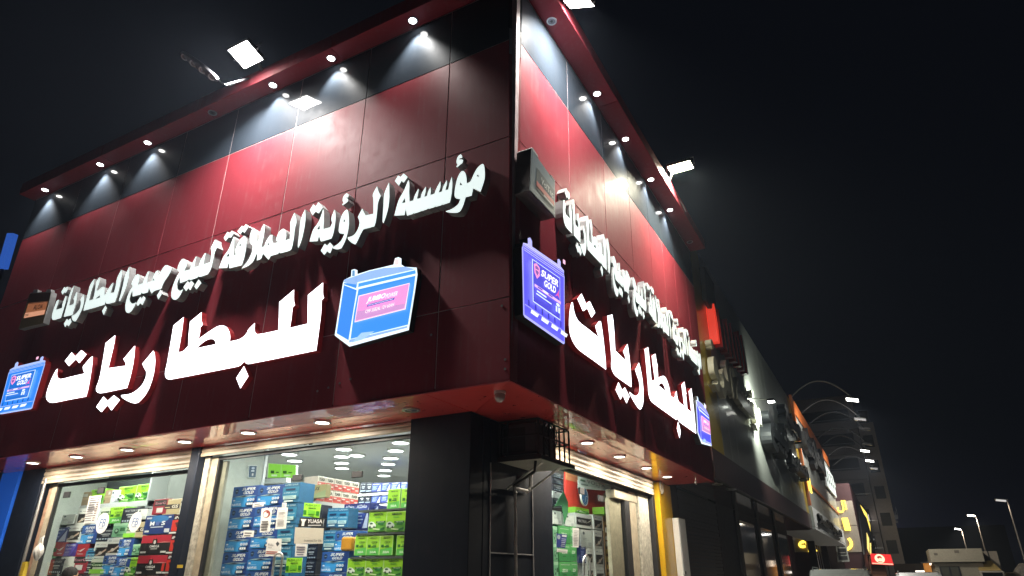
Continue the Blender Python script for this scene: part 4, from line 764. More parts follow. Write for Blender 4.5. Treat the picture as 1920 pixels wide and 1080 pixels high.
def s6(x, y): return (200 + x / 5.4, 880 + y / 5.4)
def s7(x, y): return (1020 + x / 4.909, 860 + y / 4.909)
GM, GL, GS = 'cartons behind the middle window', 'cartons behind the left window', 'cartons behind the side window'
def plinth(x0, x1, y0, y1, z, label):
    r = thing('display_table', label, 'table', ((x0 + x1) / 2, (y0 + y1) / 2, .135)); MB().box(x0, x1, y0, y1, z - .04, z).build('table_top', M_WOOD, r)
    for sx in (x0 + .04, x1 - .04):
        for sy in (y0 + .04, y1 - .04): MB().box(sx - .02, sx + .02, sy - .02, sy + .02, .135, z - .04).build('leg', M_DARK, r)
# ---- middle window
YA = 1.5
zz, c1, w1 = stack('blue_carton', r1(302, 703), r1(650, 1010), 5, YA, 'left column behind the middle window', GM)
zz2, c2, w2 = stack('blue_carton', r1(655, 690), r1(1012, 985), 5, YA, 'second column behind the middle window', GM)
zz3, c3, w3 = stack('blue_side', r1(1020, 655), r1(1225, 950), 5, YA, 'third column behind the middle window', GM, .3)
zm_ = min(zz, zz2, zz3); plinth(c1.x - .35, c3.x + .2, YA - .03, YA + .35, zm_ - .002, 'display table under the blue cartons behind the middle window')
for zq, c_, w_ in ((zz, c1, w1), (zz2, c2, w2), (zz3, c3, w3)):
    if zq - zm_ > .01: tag(MB().box(c_.x - w_ / 2, c_.x + w_ / 2, YA + .01, YA + .2, zm_, zq - .002).build('packing_board', M_CARD), ('left' if zq == zz else 'middle' if zq == zz2 else 'right') + ' packing board between display table and blue cartons', 'board', 'packing boards under the blue cartons')
YB = 1.75
zr = []
for tl, br in (((790, 140), (1040, 440)), ((1045, 135), (1320, 440)), ((1325, 132), (1600, 440))): zr.append(stack('lime_carton', r4(*tl), r4(*br), 1, YB, ['left of the upper wide row', 'middle of the upper wide row', 'right of the upper wide row'][len(zr)] + ', middle window', GM)[0])
k = 0
for tl, br in (((590, 488), (752, 785)), ((760, 488), (938, 785)), ((947, 485), (1128, 785)), ((1190, 480), (1360, 785))):
    stack('lime_tall', r4(*tl), r4(*br), 1, YB, ['first', 'second', 'third', 'fourth'][k] + ' from the left in the middle green row', GM); k += 1
k = 0
for tl, br in (((483, 818), (735, 1090)), ((740, 818), (995, 1090)), ((1002, 818), (1278, 1090)), ((1283, 815), (1540, 1090))):
    stack('lime_carton', r4(*tl), r4(*br), 2, YB, ['first', 'second', 'third', 'fourth'][k] + ' from the left of the lower green row', GM); k += 1
k = 0
for tl, br in (((1062, 740), (1232, 1045)), ((1255, 730), (1440, 1040))): stack('lime_tall', r3(*tl), r3(*br), 1, YB, ['left', 'right'][k] + ' of the top pair, right edge, middle window', GM); k += 1
xl, xr = PY(*r4(480, 900), YB).x, PY(*r4(1500, 900), YB).x
r = thing('rack', 'dark shelf rack holding the lime green cartons by the middle window', 'rack', ((xl + xr) / 2, YB, .135))
for yy, nm in ((445, 'a'), (792, 'b'), (60, 'c')):
    z = PY(*r4(1000, yy + (45 if nm == 'c' else 0)), YB).z; MB().box(xl + (.12 if nm != 'b' else .05), xr, YB - .02, YB + .3, z - .03, z - .006).build('shelf', mat('rack_shelf', (.05, .06, .05), .5), r)
MB().box(xr - .03, xr, YB + .26, YB + .3, .135, 3.1).build('post', M_DARK, r); MB().box(xl, xl + .03, YB + .26, YB + .3, .135, 2.0).build('post', M_DARK, r); MB().box(xl, xr, YB, YB + .3, .95, .98).build('shelf', M_WOOD, r)
YC_ = 2.1
stack('dark_carton', z2(725, 600), z2(800, 690), 6, 2.25, 'behind the stickers of the glass door', GM); stack('dark_carton', z2(802, 600), z2(872, 690), 6, 2.28, 'right of others behind the glass door', GM)
stack('blue_carton', r4(300, 425), r4(600, 720), 1, YC_, 'behind the orange box in the middle window', GM); stack('blue_carton', r4(112, 722), r4(480, 1032), 2, YC_, 'left of the lower green rows in the middle window', GM)
stack('blue_side', r4(135, 415), r4(300, 715), 1, YC_, 'right of the black and white stickers on the door', GM)
k = 0
plinth(PY(*z2(715, 900), 2.2).x, PY(*z2(880, 900), 2.2).x, 2.22, 2.55, PY(*z2(760, 600), 2.25).z - 6 * (PY(*z2(760, 600), 2.25).z - PY(*z2(760, 690), 2.25).z) - .004, 'low table under the black cartons behind the glass door')
for tl, br in (((195, 95), (340, 375)), ((342, 92), (475, 380))): stack('blue_side', r4(*tl), r4(*br), 1, 2.3, ['left', 'right'][k] + ' one of the pair under the pale and red cartons', GM); k += 1
stack('navy_carton', r4(590, 20), r4(775, 415), 1, 2.6, 'large one in the centre right of the middle window', GM); stack('navy_carton', r4(430, 35), r4(585, 415), 1, 2.65, 'dark one in the centre of the middle window', GM); stack('navy_carton', r4(765, 55), r4(930, 140), 1, 2.7, 'low one above the green rows in the middle window', GM)
a, b = PY(*r4(415, 520), 1.95), PY(*r4(560, 712), 1.95); o = MB().box(a.x, b.x, 1.9, 2.05, b.z, a.z).build('tool_box', mat('orange_box', (.50, .22, .02), .4, noise=.1), bevel=.02); tag(o, 'small orange box standing in front of a blue carton in the middle window', 'box')
stack('gold_carton', r1(1235, 690), r3(160, 880), 1, 2.5, 'behind the green sticker on the middle door', GM, .1)
# long stack of pale and red cartons running into the shop
Xy = PY(*r3(40, 700), 2.6).x; k = 0
for rr_ in range(2):
    for cI in range(5):
        y0 = PX(*r3(40 + cI * 122, 640), Xy).y; y1 = PX(*r3(40 + (cI + 1) * 122, 640), Xy).y; zt = PX(*r3(330, 600 + rr_ * 180), Xy).z; zb2 = PX(*r3(330, 780 + rr_ * 180), Xy).z
        carton('pale_red_carton', Xy, (y0 + y1) / 2, zb2, abs(y1 - y0) - .004, .3, zt - zb2 - .004, LOOK['pale_red_carton'] + ', ' + ['first', 'second', 'third', 'fourth', 'fifth'][cI] + ' from the left in the ' + ['upper', 'lower'][rr_] + ' row along the aisle', GM, R(90))
ys, ye2 = PX(*r3(40, 640), Xy).y, PX(*r3(650, 640), Xy).y
r = thing('rack', 'pale shelf rack under the pale and red cartons inside the shop', 'rack', (Xy - .15, (ys + ye2) / 2, .135)); MB().box(Xy - .32, Xy + .02, ys - .03, ye2 + .03, zb2 - .07, zb2 - .003).build('shelf', M_WOOD, r)
for y in (ys, ye2): MB().box(Xy - .3, Xy, y - .02, y + .02, .135, zb2 - .07).build('post', M_WOOD, r)
# far rows of dark and navy cartons
YD = 5.2; k = 0
for rr_ in range(2):
    for cI in range(4):
        stack('navy_carton', r3(830 + cI * 138 - rr_ * 5, 660 + rr_ * 165 - cI * 6), r3(960 + cI * 138 - rr_ * 5, 790 + rr_ * 165 - cI * 6), 1, YD, ['first', 'second', 'third', 'fourth'][cI] + ' from the left in the ' + ['upper', 'lower'][rr_] + ' far row', GM)
    for cI in range(2): stack('dark_carton', r3(665 + cI * 85 - rr_ * 20, 650 + rr_ * 165), r3(745 + cI * 85 - rr_ * 20, 800 + rr_ * 165), 1, YD, ['left', 'right'][cI] + ' one of the ' + ['upper', 'lower'][rr_] + ' far pair', GM)
xa, xb = PY(*r3(640, 800), YD).x, PY(*r3(1400, 800), YD).x
r = thing('rack', 'long white shelf rack under the far navy cartons', 'rack', ((xa + xb) / 2, YD + .2, .135))
for p in (r3(1000, 795), r3(1000, 962)): z = PY(*p, YD).z; MB().box(xa, xb + .5, YD - .03, YD + .3, z - .05, z - .004).build('shelf', M_WOOD, r)
for x in (xa, xb + .5): MB().box(x - .02, x + .02, YD + .05, YD + .25, .135, PY(*r3(1000, 640), YD).z).build('post', M_WOOD, r)
# lit green panel, white band, wall poster, camera, wall pier
def board(name, label, cat, F, c, d, P, frame_m=M_WHITE, n0=0.0, kind_pts=None):
    r = thing(name, label, cat, F.w((c[0][0] + c[1][0]) / 2, min(q[1] for q in c), n0)); fn = quad_map(F, c); mb = MB()
    mb.hexa([fn(0, 0, n0 + d), fn(1, 0, n0 + d), fn(1, 0, n0), fn(0, 0, n0), fn(0, 1, n0 + d), fn(1, 1, n0 + d), fn(1, 1, n0), fn(0, 1, n0)]); mb.build('sheet', frame_m, r); P.build('print', fn, n0 + d + .0012, r); return r
F4 = Frame('A', -2.9)
P = Print(.003); P.rect((.25, .62, .06), 0, 0, 1, 1, .7); P.rect((.55, .8, .4), 0, .97, 1, 1, .5); P.rect((.55, .8, .4), 0, 0, .03, 1, .5); P.rect((.5, .8, .35), .48, 0, .5, 1, .5)
for a, b in ((.12, .42), (.58, .9)): P.rect((.03, .12, .02), a, .30, a + .13, .5); P.rect((.03, .12, .02), a + .2, .34, b, .42); P.rect((.6, .8, .5), a + .05, .1, b - .05, .22, .6)
board('lit_poster', 'lit lime green poster panel high on the wall inside the shop', 'poster', F4, [F4.px(*r1(*p)) for p in ((815, 590), (1225, 590), (1225, 405), (830, 380))], .05, P)
P = Print(.003); P.rect((.6, .64, .62), 0, 0, 1, 1); P.rect((.05, .05, .05), 0, .9, 1, 1)
board('shelf_sign', 'white band under the lit green poster inside the shop', 'sign', Frame('A', -2.6), [Frame('A', -2.6).px(*r1(*p)) for p in ((590, 690), (1120, 660), (1120, 590), (590, 605))], .1, P)
P = Print(.003); P.rect((.02, .05, .09), .02, .02, .98, .98); P.rect((.4, .45, .5), .3, .5, .7, .62); P.disc((.3, .36, .45), .5, .78, .2, .1); P.rect((.4, .4, .4), .4, .15, .6, .35)
F5 = Frame('C', -5.998)
board('wall_poster', 'dark upright poster on the pale wall left of the lit green poster', 'poster', F5, [F5.px(*r1(*p)) for p in ((490, 585), (600, 585), (620, 410), (505, 410))], .02, P)
MB().box(-6.1, -5.99, 2.32, 2.37, .135, ZC).build('inner_column', M_WHITE, inn)
# ceiling lamps inside
cl = [(751, 828), (742, 843), (733, 857), (728, 868), (722, 880), (720, 890), (645, 840), (641, 854), (641, 866), (641, 876), (669, 852), (543, 850), (553, 862)]
def ceil_lamp(x, y, label, p=9):
    r = thing('ceiling_light', label, 'ceiling light', (x, y, ZC), 'round ceiling lights inside the shop'); MB().ring((x, y, ZC - .03), (0, 0, 1), .14, .165, .03, 18).build('trim_ring', M_WHITE, r); MB().cyl((x, y, ZC - .026), (0, 0, 1), .14, .02, 18).build('diffuser', M_CEILLED, r)
    lamp('AREA', 'ceiling_beam', (x, y, ZC - .04), p * 2.7, (.95, 1, .95), r, .26, aim=(0, 0, -1))
for i, p in enumerate(cl):
    q = PZ(*p, ZC); ceil_lamp(q.x, q.y, 'round ceiling light inside the shop, ' + (ords[i] + ' of the right-hand row from the window' if i < 6 else ords[i - 6] + ' of the middle row from the window' if i < 10 else ['between the two rows', 'above the lit green poster, nearer the window', 'above the lit green poster, deeper in the shop'][i - 10]), 8)
for i, (x, y) in enumerate([(-9.2, 1.46), (-8.2, 1.46), (-7.0, 1.46)]): ceil_lamp(x, y, 'round ceiling light of the left shop room, ' + ords[i] + ' from the left', 12)
for i, x in enumerate([-5.0, -3.9, -2.7]): ceil_lamp(x, 1.46, 'unseen round ceiling light just behind the middle window, ' + ords[i] + ' from the left', 10)  # row hidden above the glass, added to light the carton fronts
for i, (x, y) in enumerate([(-1.56, 3.9), (-1.56, 5.4), (-2.6, 2.0)]): ceil_lamp(x, y, ['round ceiling light just behind the side window, nearer one', 'round ceiling light just behind the side window, farther one', 'round ceiling light behind the corner pillar'][i], 13)
# notices on the glass
def notice(label, F, pts, draw, name='notice', cat='notice', base=(.70, .71, .68), n=.012, d=.002):
    P = Print(.0012); P.rect(base, 0, 0, 1, 1); draw(P); return board(name, label, cat, F, [F.px(*p) for p in pts], d, P, M_WHITE, n)
def lines(P, n, c=(.2, .2, .2), a0=.1, a1=.9, b0=.1, b1=.9):
    for i in range(n):
        y = b0 + (b1 - b0) * i / n; P.rect(c, a0 + random.random() * .08, y, a1 - random.random() * .25 * (a1 - a0), y + (b1 - b0) / n * .45)
def ar(P, s, u0, v0, u1, v1, c=(.1, .1, .1)): P.text(c, s, u0, v0, u1, v1)
FE = lambda s: s
def dA(P): P.disc((.25, .04, .03), .52, .76, .36, .17); P.disc((.68, .68, .66), .46, .74, .24, .12); P.disc((.25, .04, .03), .60, .84, .1, .06); lines(P, 4, (.12, .12, .12), .1, .9, .08, .52)
r2 = lambda x, y: (400 + x / 7.715, 940 + y / 7.715)
notice('white notice with a dark red ring on the middle window', GA, [r2(*p) for p in ((682, 450), (825, 440), (865, 100), (712, 105))], dA)
notice('white sheet of fine print beside the door edge of the middle window', GA, [r2(*p) for p in ((905, 405), (1060, 395), (1090, 90), (945, 92))], lambda P: lines(P, 12, (.4, .4, .4)))
notice('small white tab above the fine print sheet', GA, [r2(*p) for p in ((1005, 88), (1065, 88), (1070, 20), (1010, 22))], lambda P: lines(P, 3, (.3, .3, .35)))
notice('upper small white label on the blue cartons', GA, [r2(*p) for p in ((580, 92), (735, 72), (742, 8), (585, 25))], lambda P: lines(P, 2, (.15, .15, .15)))
notice('lower small white label on the blue cartons', GA, [r2(*p) for p in ((440, 515), (590, 518), (603, 425), (455, 420))], lambda P: lines(P, 2, (.15, .15, .15)))
def dB(P): P.poly((.05, .06, .07), [(.62, .72), (.74, .85), (.88, .72), (.74, .56)]); P.rect((.35, .05, .04), .05, .22, .9, .27); P.rect((.35, .05, .04), .05, .13, .9, .17); P.text((.15, .15, .18), 'FULL', .12, .58, .5, .7, 0, .01); P.rect((.3, .3, .3), .12, .48, .4, .51)
notice('large white notice with a black diamond above the door handle', GA, [r2(*p) for p in ((760, 790), (985, 800), (1000, 545), (800, 535))], dB)
def dC(P): P.text((.02, .12, .01), 'PUSH', .08, .76, .52, .92, .1, .02); P.text((.02, .12, .01), '\uFE8D\uFEA9\uFED3\uFECA'[::-1], .58, .74, .94, .94); P.text((.01, .06, .01), 'AMARON', .28, .58, .74, .70, 0, .03); P.rect((.02, .2, .01), .02, .14, .2, .46); P.rect((.02, .2, .01), .8, .14, .98, .46); P.rect((.15, .5, .03), .3, .22, .72, .5); P.rect((.05, .25, .02), .32, .1, .68, .17)
notice('upper lime green push sticker on the glass door', GA, [r2(*p) for p in ((1308, 215), (1543, 240), (1570, 40), (1330, 22))], dC, 'push_sticker', 'sticker', (.30, .72, .04))
notice('lower lime green push sticker beside the door handle', GA, [r2(*p) for p in ((1052, 1035), (1285, 1030), (1303, 815), (1075, 820))], dC, 'push_sticker', 'sticker', (.30, .72, .04))
def dD(P): P.text((.8, .8, .8), 'YUASA', .34, .42, .96, .86, 0, .02); P.rect((.5, .5, .5), .40, .12, .92, .24); P.poly((.75, .75, .72), [(.05, .85), (.30, .85), (.24, .55), (.24, .12), (.13, .12), (.13, .55)])
z8 = lambda x, y: (360 + x / 3.6, 780 + y / 3.6)
notice('black sticker with white letters on the glass door', GA, [z8(*p) for p in ((722, 752), (890, 748), (895, 692), (735, 685))], dD, 'door_sticker', 'sticker', (.01, .01, .01))
notice('wide pale grey panel with a short slogan on the glass door', GA, [z8(*p) for p in ((695, 862), (888, 862), (894, 758), (702, 752))], lambda P: P.text((.12, .12, .12), 'Invented for life', .35, .12, .95, .28), 'door_sticker', 'sticker', (.52, .50, .42))
notice('white handwritten note below the pale grey door panel', GA, [z8(*p) for p in ((700, 948), (778, 948), (786, 866), (706, 862))], lambda P: lines(P, 4, (.15, .15, .2)))
# ---- left window
YL = 1.62
def st(kind, tl, br, where, n=1, Y=YL): return stack(kind, tl, br, n, Y, where, GL, .2)
zsh = PY(*s6(200, 330), 1.9).z
xa, xb = PY(*s5(330, 300), 1.9).x, PY(*s6(425, 350), 1.9).x
r = thing('rack', 'grey wall rack with a long shelf high behind the left window', 'rack', ((xa + xb) / 2, 2.1, .135))
MB().box(xa, xb, 1.88, 2.3, zsh - .10, zsh - .002).build('shelf', M_WOOD, r, bevel=.004)
MB().box(xa, xb, 2.3, 2.33, .135, ZC - .1).build('back_panel', mat('rack_back', (.06, .07, .07), .6), r)
for x in (xa, xb): MB().box(x - .03, x, 1.86, 2.3, .135, ZC - .1).build('post', mat('rack_post', (.45, .48, .45), .5), r)
MB().box(xb + .002, -6.02, 2.2, 2.24, .135, ZC - .01).build('room_divider', M_GREYWALL, inn)
for kind, tl, br, w in (('brown_carton', s5(400, 165), s5(605, 275), 'at the left end of the high shelf'), ('lime_carton', s5(618, 150), s5(735, 290), 'above the price list on the high shelf'), ('brown_carton', s5(745, 180), s6(40, 310), 'right of the price list on the high shelf'), ('white_plain', s6(55, 195), s6(125, 315), 'on the high shelf left of the green pair'), ('lime_carton', s6(130, 182), s6(288, 325), 'left of the pair on the high shelf'), ('lime_carton', s6(312, 182), s6(425, 338), 'right of the pair on the high shelf')):
    a, b = PY(*tl, 1.9), PY(*br, 1.9); carton(kind, (a.x + b.x) / 2, 1.9, zsh, abs(b.x - a.x), .3, min(.34, a.z - b.z), LOOK[kind] + ', ' + w, GL)
for kind, tl, br, w in (('white_plain', s5(310, 455), s5(415, 560), 'alone in the dark gap behind the left window'), ('white_carton', s5(478, 392), s5(560, 560), 'just left of the price list'), ('green_white', s5(705, 385), s6(30, 535), 'under the left round sticker'), ('lime_tall', s6(40, 378), s6(165, 545), 'between the two round stickers'), ('dark_carton', s6(172, 388), s6(315, 545), 'above the right round sticker'), ('white_plain', s6(318, 400), s6(400, 505), 'upper right of the right round sticker'),
    ('navy_carton', s5(178, 590), s5(345, 742), 'at the left in the upper row'), ('white_carton', s5(350, 565), s5(485, 738), 'second in the upper row'), ('blue_carton', s5(487, 565), s5(640, 755), 'third in the upper row'), ('dark_carton', s5(665, 600), s5(830, 725), 'fourth in the upper row below the left round sticker'), ('mint_carton', s6(75, 540), s6(190, 685), 'fifth in the upper row'), ('green_white', s6(192, 545), s6(285, 690), 'sixth in the upper row'), ('beige_carton', s6(287, 530), s6(400, 690), 'at the right end of the upper row'),
    ('mint_carton', s5(150, 745), s5(245, 900), 'at the left in the middle row'), ('red_carton', s5(247, 728), s5(335, 880), 'second in the middle row'), ('violet_carton', s5(337, 748), s5(438, 880), 'third in the middle row'), ('red_carton', s5(442, 752), s5(556, 880), 'fourth in the middle row'), ('blue_side', s5(560, 795), s5(640, 935), 'fifth in the middle row'), ('white_carton', s5(645, 730), s6(0, 900), 'sixth in the middle row'), ('white_carton', s6(12, 690), s6(128, 870), 'seventh in the middle row'), ('blue_carton', s6(132, 700), s6(248, 882), 'eighth in the middle row'), ('mint_carton', s6(252, 755), s6(372, 868), 'at the right end of the middle row')):
    st(kind, tl, br, w + '' if 'window' not in w else w)
for i, (kind, tl, br) in enumerate((('red_carton', s5(100, 912), s5(195, 1070)), ('dark_carton', s5(198, 905), s5(298, 1065)), ('white_plain', s5(300, 882), s5(415, 1040)), ('small_red', s5(418, 870), s5(545, 1040)), ('dark_carton', s5(548, 940), s5(600, 1060)), ('green_white', s5(605, 900), s5(728, 1060)), ('blue_carton', s5(732, 868), s6(95, 1065)), ('blue_carton', s6(80, 890), s6(212, 1085)), ('lime_carton', s6(205, 890), s6(330, 1080)))):
    st(kind, tl, br, ords[i] + ' from the left in the bottom row, left window', 2)
for kind, tl, br, w, n in (('navy_wide', s6(400, 462), s6(650, 655), 'above the red-topped black cartons', 1), ('red_black_carton', s6(362, 662), s6(632, 865), 'in the right corner of the left window', 3), ('black_red_end', s6(645, 462), s6(755, 660), 'at the right edge of the left window', 1), ('black_red_end', s6(612, 665), s6(730, 862), 'below another at the right edge of the left window', 3), ('small_red', s6(485, 300), s6(600, 455), 'on top of the wide navy one', 1), ('beige_carton', s6(590, 300), s6(735, 455), 'on top of the wide navy one, right', 1), ('white_plain', s6(738, 300), s6(800, 455), 'on top at the right edge of the left window', 1)):
    stack(kind, tl, br, n, 1.5, w, GL, .24)
plinth(-9.6, -6.2, 1.44, 1.86, PY(*s6(200, 1075), YL).z - .32, 'long display table under the cartons behind the left window')
def dP(P):
    for i in range(11): P.rect((.12, .12, .14) if i < 6 else (.2, .2, .22), .12, .90 - i * .08, .62 + .05 * (i % 3), .94 - i * .08); P.rect((.2, .15, .15), .74, .90 - i * .08, .92, .94 - i * .08)
notice('tall white price list on the left window', GA, [s5(*p) for p in ((530, 560), (658, 550), (715, 262), (590, 275))], dP)
for cx_, cy_, w in ((193, 981, 'left'), (254.3, 979, 'right')):
    u, v = GA.px(cx_, cy_); rr = abs(GA.px(cx_ + 11, cy_)[0] - u); r = thing('round_sticker', w + ' white round sticker with two blue letters on the left window', 'sticker', GA.w(u, v, .012))
    MB().cyl(GA.w(u, v, .006), (0, -1, 0), rr, .004, 24).build('disc', M_WHITE, r); P = Print(.0015); P.text((.03, .12, .35), 'FB', -.5, -.35, .55, .4, .15, .0); P.rect((.03, .12, .35), -.4, -.5, .4, -.44); P.build('print', lambda a, b, n: GA.w(u + a * rr, v + b * rr, n), .0115, r)
# carrier bag hanging on the left jamb
bp = PY(72, 1035, .93); bm_ = bmesh.new(); bmesh.ops.create_icosphere(bm_, subdivisions=3, radius=1)
for v in bm_.verts:
    c = v.co; t = (c.z + 1) / 2; k = .55 + .45 * math.sin(math.pi * (1 - t) ** .8); wob = 1 + .10 * math.sin(7 * math.atan2(c.y, c.x) + 3 * c.z)
    v.co = Vector((c.x * .13 * k * wob, c.y * .05 * k * wob, c.z * .14))
r = thing('carrier_bag', 'white plastic carrier bag hanging at the left jamb of the left window', 'bag', bp); me = bpy.data.meshes.new('bag_body'); bm_.to_mesh(me); bm_.free(); me.materials.append(mat('white_plastic_film', (.70, .70, .68), .35, bump=.5, bscale=25)); o = bpy.data.objects.new('bag_body', me); COL.objects.link(o); o.parent = r
MB().tube([bp + Vector((-.05, 0, .10)), bp + Vector((-.02, 0, .22)), bp + Vector((.01, .02, .25)), bp + Vector((.03, 0, .21)), bp + Vector((.06, 0, .10))], .012, 5).build('handle', MATS['white_plastic_film'], r)
yp = PY(44, 1068, .92); o = MB().box(yp.x - .05, yp.x + .05, .9, .96, .13, yp.z + .12).build('bollard_post', mat('yellow_paint', (.55, .38, .03), .5, noise=.2)); tag(o, 'yellow post at the foot of the blue pilaster by the left window', 'post')
yt = PY(338, 1062, .945); o = MB().box(yt.x - .06, yt.x + .06, .938, .944, yt.z - .02, yt.z + .02).build('plate', MATS['yellow_paint']); tag(o, 'small yellow plate on the dark pillar between the windows', 'plate')
# ---- side window
XB = -1.72
def sb(kind, tl, br, w, n=1, X=XB): return stack(kind, tl, br, n, None, w, GS, .25, X=X)
k = 0
for y0, y1 in ((130, 180), (185, 235), (240, 300), (305, 365), (368, 440)): sb('dark_carton' if k != 3 else 'white_plain', s7(80, y0), s7(178, y1), ['first', 'second', 'third', 'fourth', 'fifth'][k] + ' from the top at the left edge of the side window'); k += 1
sb('white_plain', s7(78, 480), s7(165, 605), 'at the left edge of the side window above the green ones')
sb('green_carton', s7(128, 618), s7(240, 780), 'left column of the side window', 3); sb('green_carton', s7(232, 620), s7(300, 780), 'second column of the side window', 3); sb('mint_carton', s7(80, 620), s7(126, 780), 'leftmost column of the side window', 3)
sb('white_plain', s7(192, 515), s7(282, 625), 'top left of the white stack behind the side window'); sb('white_beam', s7(284, 510), s7(448, 640), 'top middle of the white stack behind the side window'); sb('white_carton', s7(450, 520), s7(545, 655), 'top right of the white stack behind the side window')
sb('white_plain', s7(335, 655), s7(450, 820), 'middle of the white stack behind the side window', 1); sb('white_carton', s7(455, 660), s7(545, 825), 'right side of the white stack behind the side window', 3); sb('white_carton', s7(390, 825), s7(453, 975), 'lower middle of the white stack behind the side window', 2); sb('navy_carton', s7(330, 800), s7(388, 960), 'small one in the white stack behind the side window')
sb('lime_carton', s7(290, 452), s7(412, 505), 'flat one lying on the white stack under the clock', 1, XB - .05); sb('lime_carton', s7(552, 455), s7(680, 520), 'right of the white stack behind the side window', 1, XB - .05)
for tl, br in ((s7(192, 625), s7(330, 1100)),): 
    a, b = PX(*tl, XB - .1), PX(*br, XB - .1); o = MB().box(XB - .3, XB - .1, a.y, b.y, .95, a.z).build('shelf_unit', M_WOOD); tag(o, 'pale shelf unit behind the white cartons of the side window', 'shelf unit')
a, b = PX(*s7(80, 1100), XB), PX(*s7(640, 1100), XB); plinth(XB - .28, XB + .03, a.y, b.y, .97, 'display table under the cartons of the side window')
FS = Frame('C', XB - .35)
P = Print(.003); P.rect((.55, .045, .03), 0, 0, 1, 1); P.rect((.55, .22, .10), 0, .80, .33, 1); P.rect((.25, .02, .015), .18, .02, .185, .6); P.rect((.25, .02, .015), .18, .6, .95, .605); P.rect((.25, .02, .015), .72, .0, .73, .55)
board('display_wall', 'red display wall high behind the side window', 'panel', FS, [FS.px(*s7(*p)) for p in ((182, 520), (550, 520), (550, 220), (182, 115))], .03, P, mat('red_board', (.45, .04, .03), .5))
FS2 = Frame('C', XB - .20)
def dV(P): P.text((.10, .14, .13), 'VOLTA', .25, .52, .80, .92, 0, .0); P.text((.10, .14, .13), 'SUPREME', .58, .28, .98, .42); P.rect((.05, .12, .08), .06, .6, .2, .75); P.rect((.15, .2, .18), .08, .3, .28, .42)
notice('white sign with dark letters above the clock behind the side window', FS2, [s7(*p) for p in ((305, 275), (610, 300), (612, 262), (305, 150))], dV, 'shop_sign', 'sign', (.52, .60, .55))
notice('small beige label beside the hanging scale behind the side window', FS2, [s7(*p) for p in ((540, 400), (610, 395), (612, 305), (545, 320))], lambda P: (P.disc((.05, .05, .05), .3, .65, .15), P.rect((.05, .05, .05), .5, .6, .9, .7), P.rect((.1, .1, .1), .1, .2, .8, .35)), 'label_board', 'label', (.45, .36, .24))
u, v = FS2.px(*s7(362, 350)); rr = .17; r = thing('wall_clock', 'round blue wall clock behind the side window', 'clock', FS2.w(u, v, 0)); MB().cyl(FS2.w(u, v, 0), (1, 0, 0), rr, .03, 24).build('clock_case', M_WHITE, r)
P = Print(.0015); P.disc((.03, .13, .30), 0, 0, .88, seg=24); 
for i in range(12): t = math.pi * i / 6; P.rect((.6, .65, .7), .74 * math.sin(t) - .04, .74 * math.cos(t) - .05, .74 * math.sin(t) + .04, .74 * math.cos(t) + .05)
P.poly((.75, .75, .75), [(-.03, 0), (.03, 0), (-.18, -.6), (-.24, -.58)]); P.poly((.75, .75, .75), [(0, -.03), (0, .03), (.5, .1), (.5, .05)])
P.build('clock_face', lambda a, b, n: FS2.w(u + a * rr, v + b * rr, n), .031, r)
notice('white paper strip on the side window', GB, [s7(*p) for p in ((258, 815), (310, 818), (312, 640), (255, 635))], lambda P: lines(P, 10, (.35, .35, .35)))
notice('dark blue sticker with a round mark on the side window', GB, [s7(*p) for p in ((105, 815), (185, 825), (205, 700), (108, 688))], lambda P: (P.disc((.3, .36, .4), .2, .75, .16, .16), P.rect((.6, .62, .65), .5, .82, .95, .94), lines(P, 5, (.35, .4, .55), .45, .95, .1, .75)), 'door_sticker', 'sticker', (.02, .04, .22))
notice('white strip below the dark blue sticker of the side window', GB, [s7(*p) for p in ((110, 858), (205, 868), (210, 838), (110, 825))], lambda P: lines(P, 1, (.5, .5, .5)))
a0, a1 = FS2.px(*s7(552, 800))[0], FS2.px(*s7(635, 800))[0]; r = thing('accessory_rack', 'brown pegboard strip hung with small yellow and white packets behind the side window', 'rack', FS2.w(a0, .135, 0)); MB().fbox(FS2, a0, a1, .135, 2.72, 0, .02).build('pegboard', mat('brown_pegboard', (.24, .12, .04), .6), r)
for i in range(9):
    for jx in range(3):
        u0 = a0 + .03 + jx * (a1 - a0 - .06) / 3 + random.uniform(0, .03); v0 = 1.45 + i * .13 + random.uniform(0, .04); MB().fbox(FS2, u0, u0 + (a1 - a0) / 4.5, v0, v0 + random.uniform(.05, .1), .021, .045).build('packet', [mat('packet_yellow', (.55, .38, .08), .4), mat('packet_white', (.6, .58, .5), .4), mat('packet_orange', (.5, .2, .04), .4)][random.choice((0, 1, 2, 0))], r)
pn = [PX(*s7(*p), XB + .1) for p in ((98, 440), (180, 298), (222, 400), (220, 505), (190, 600), (165, 430))]
mb = MB(); mb.add([p for p in pn] + [p + Vector((-.006, 0, 0)) for p in pn], [tuple(range(6)), tuple(range(11, 5, -1))] + [(i, (i + 1) % 6, (i + 1) % 6 + 6, i + 6) for i in range(6)]); o = mb.build('pennant', mat('green_cloth', (.03, .20, .07), .7)); tag(o, 'dark green hanging pennant at the left of the side window', 'pennant')

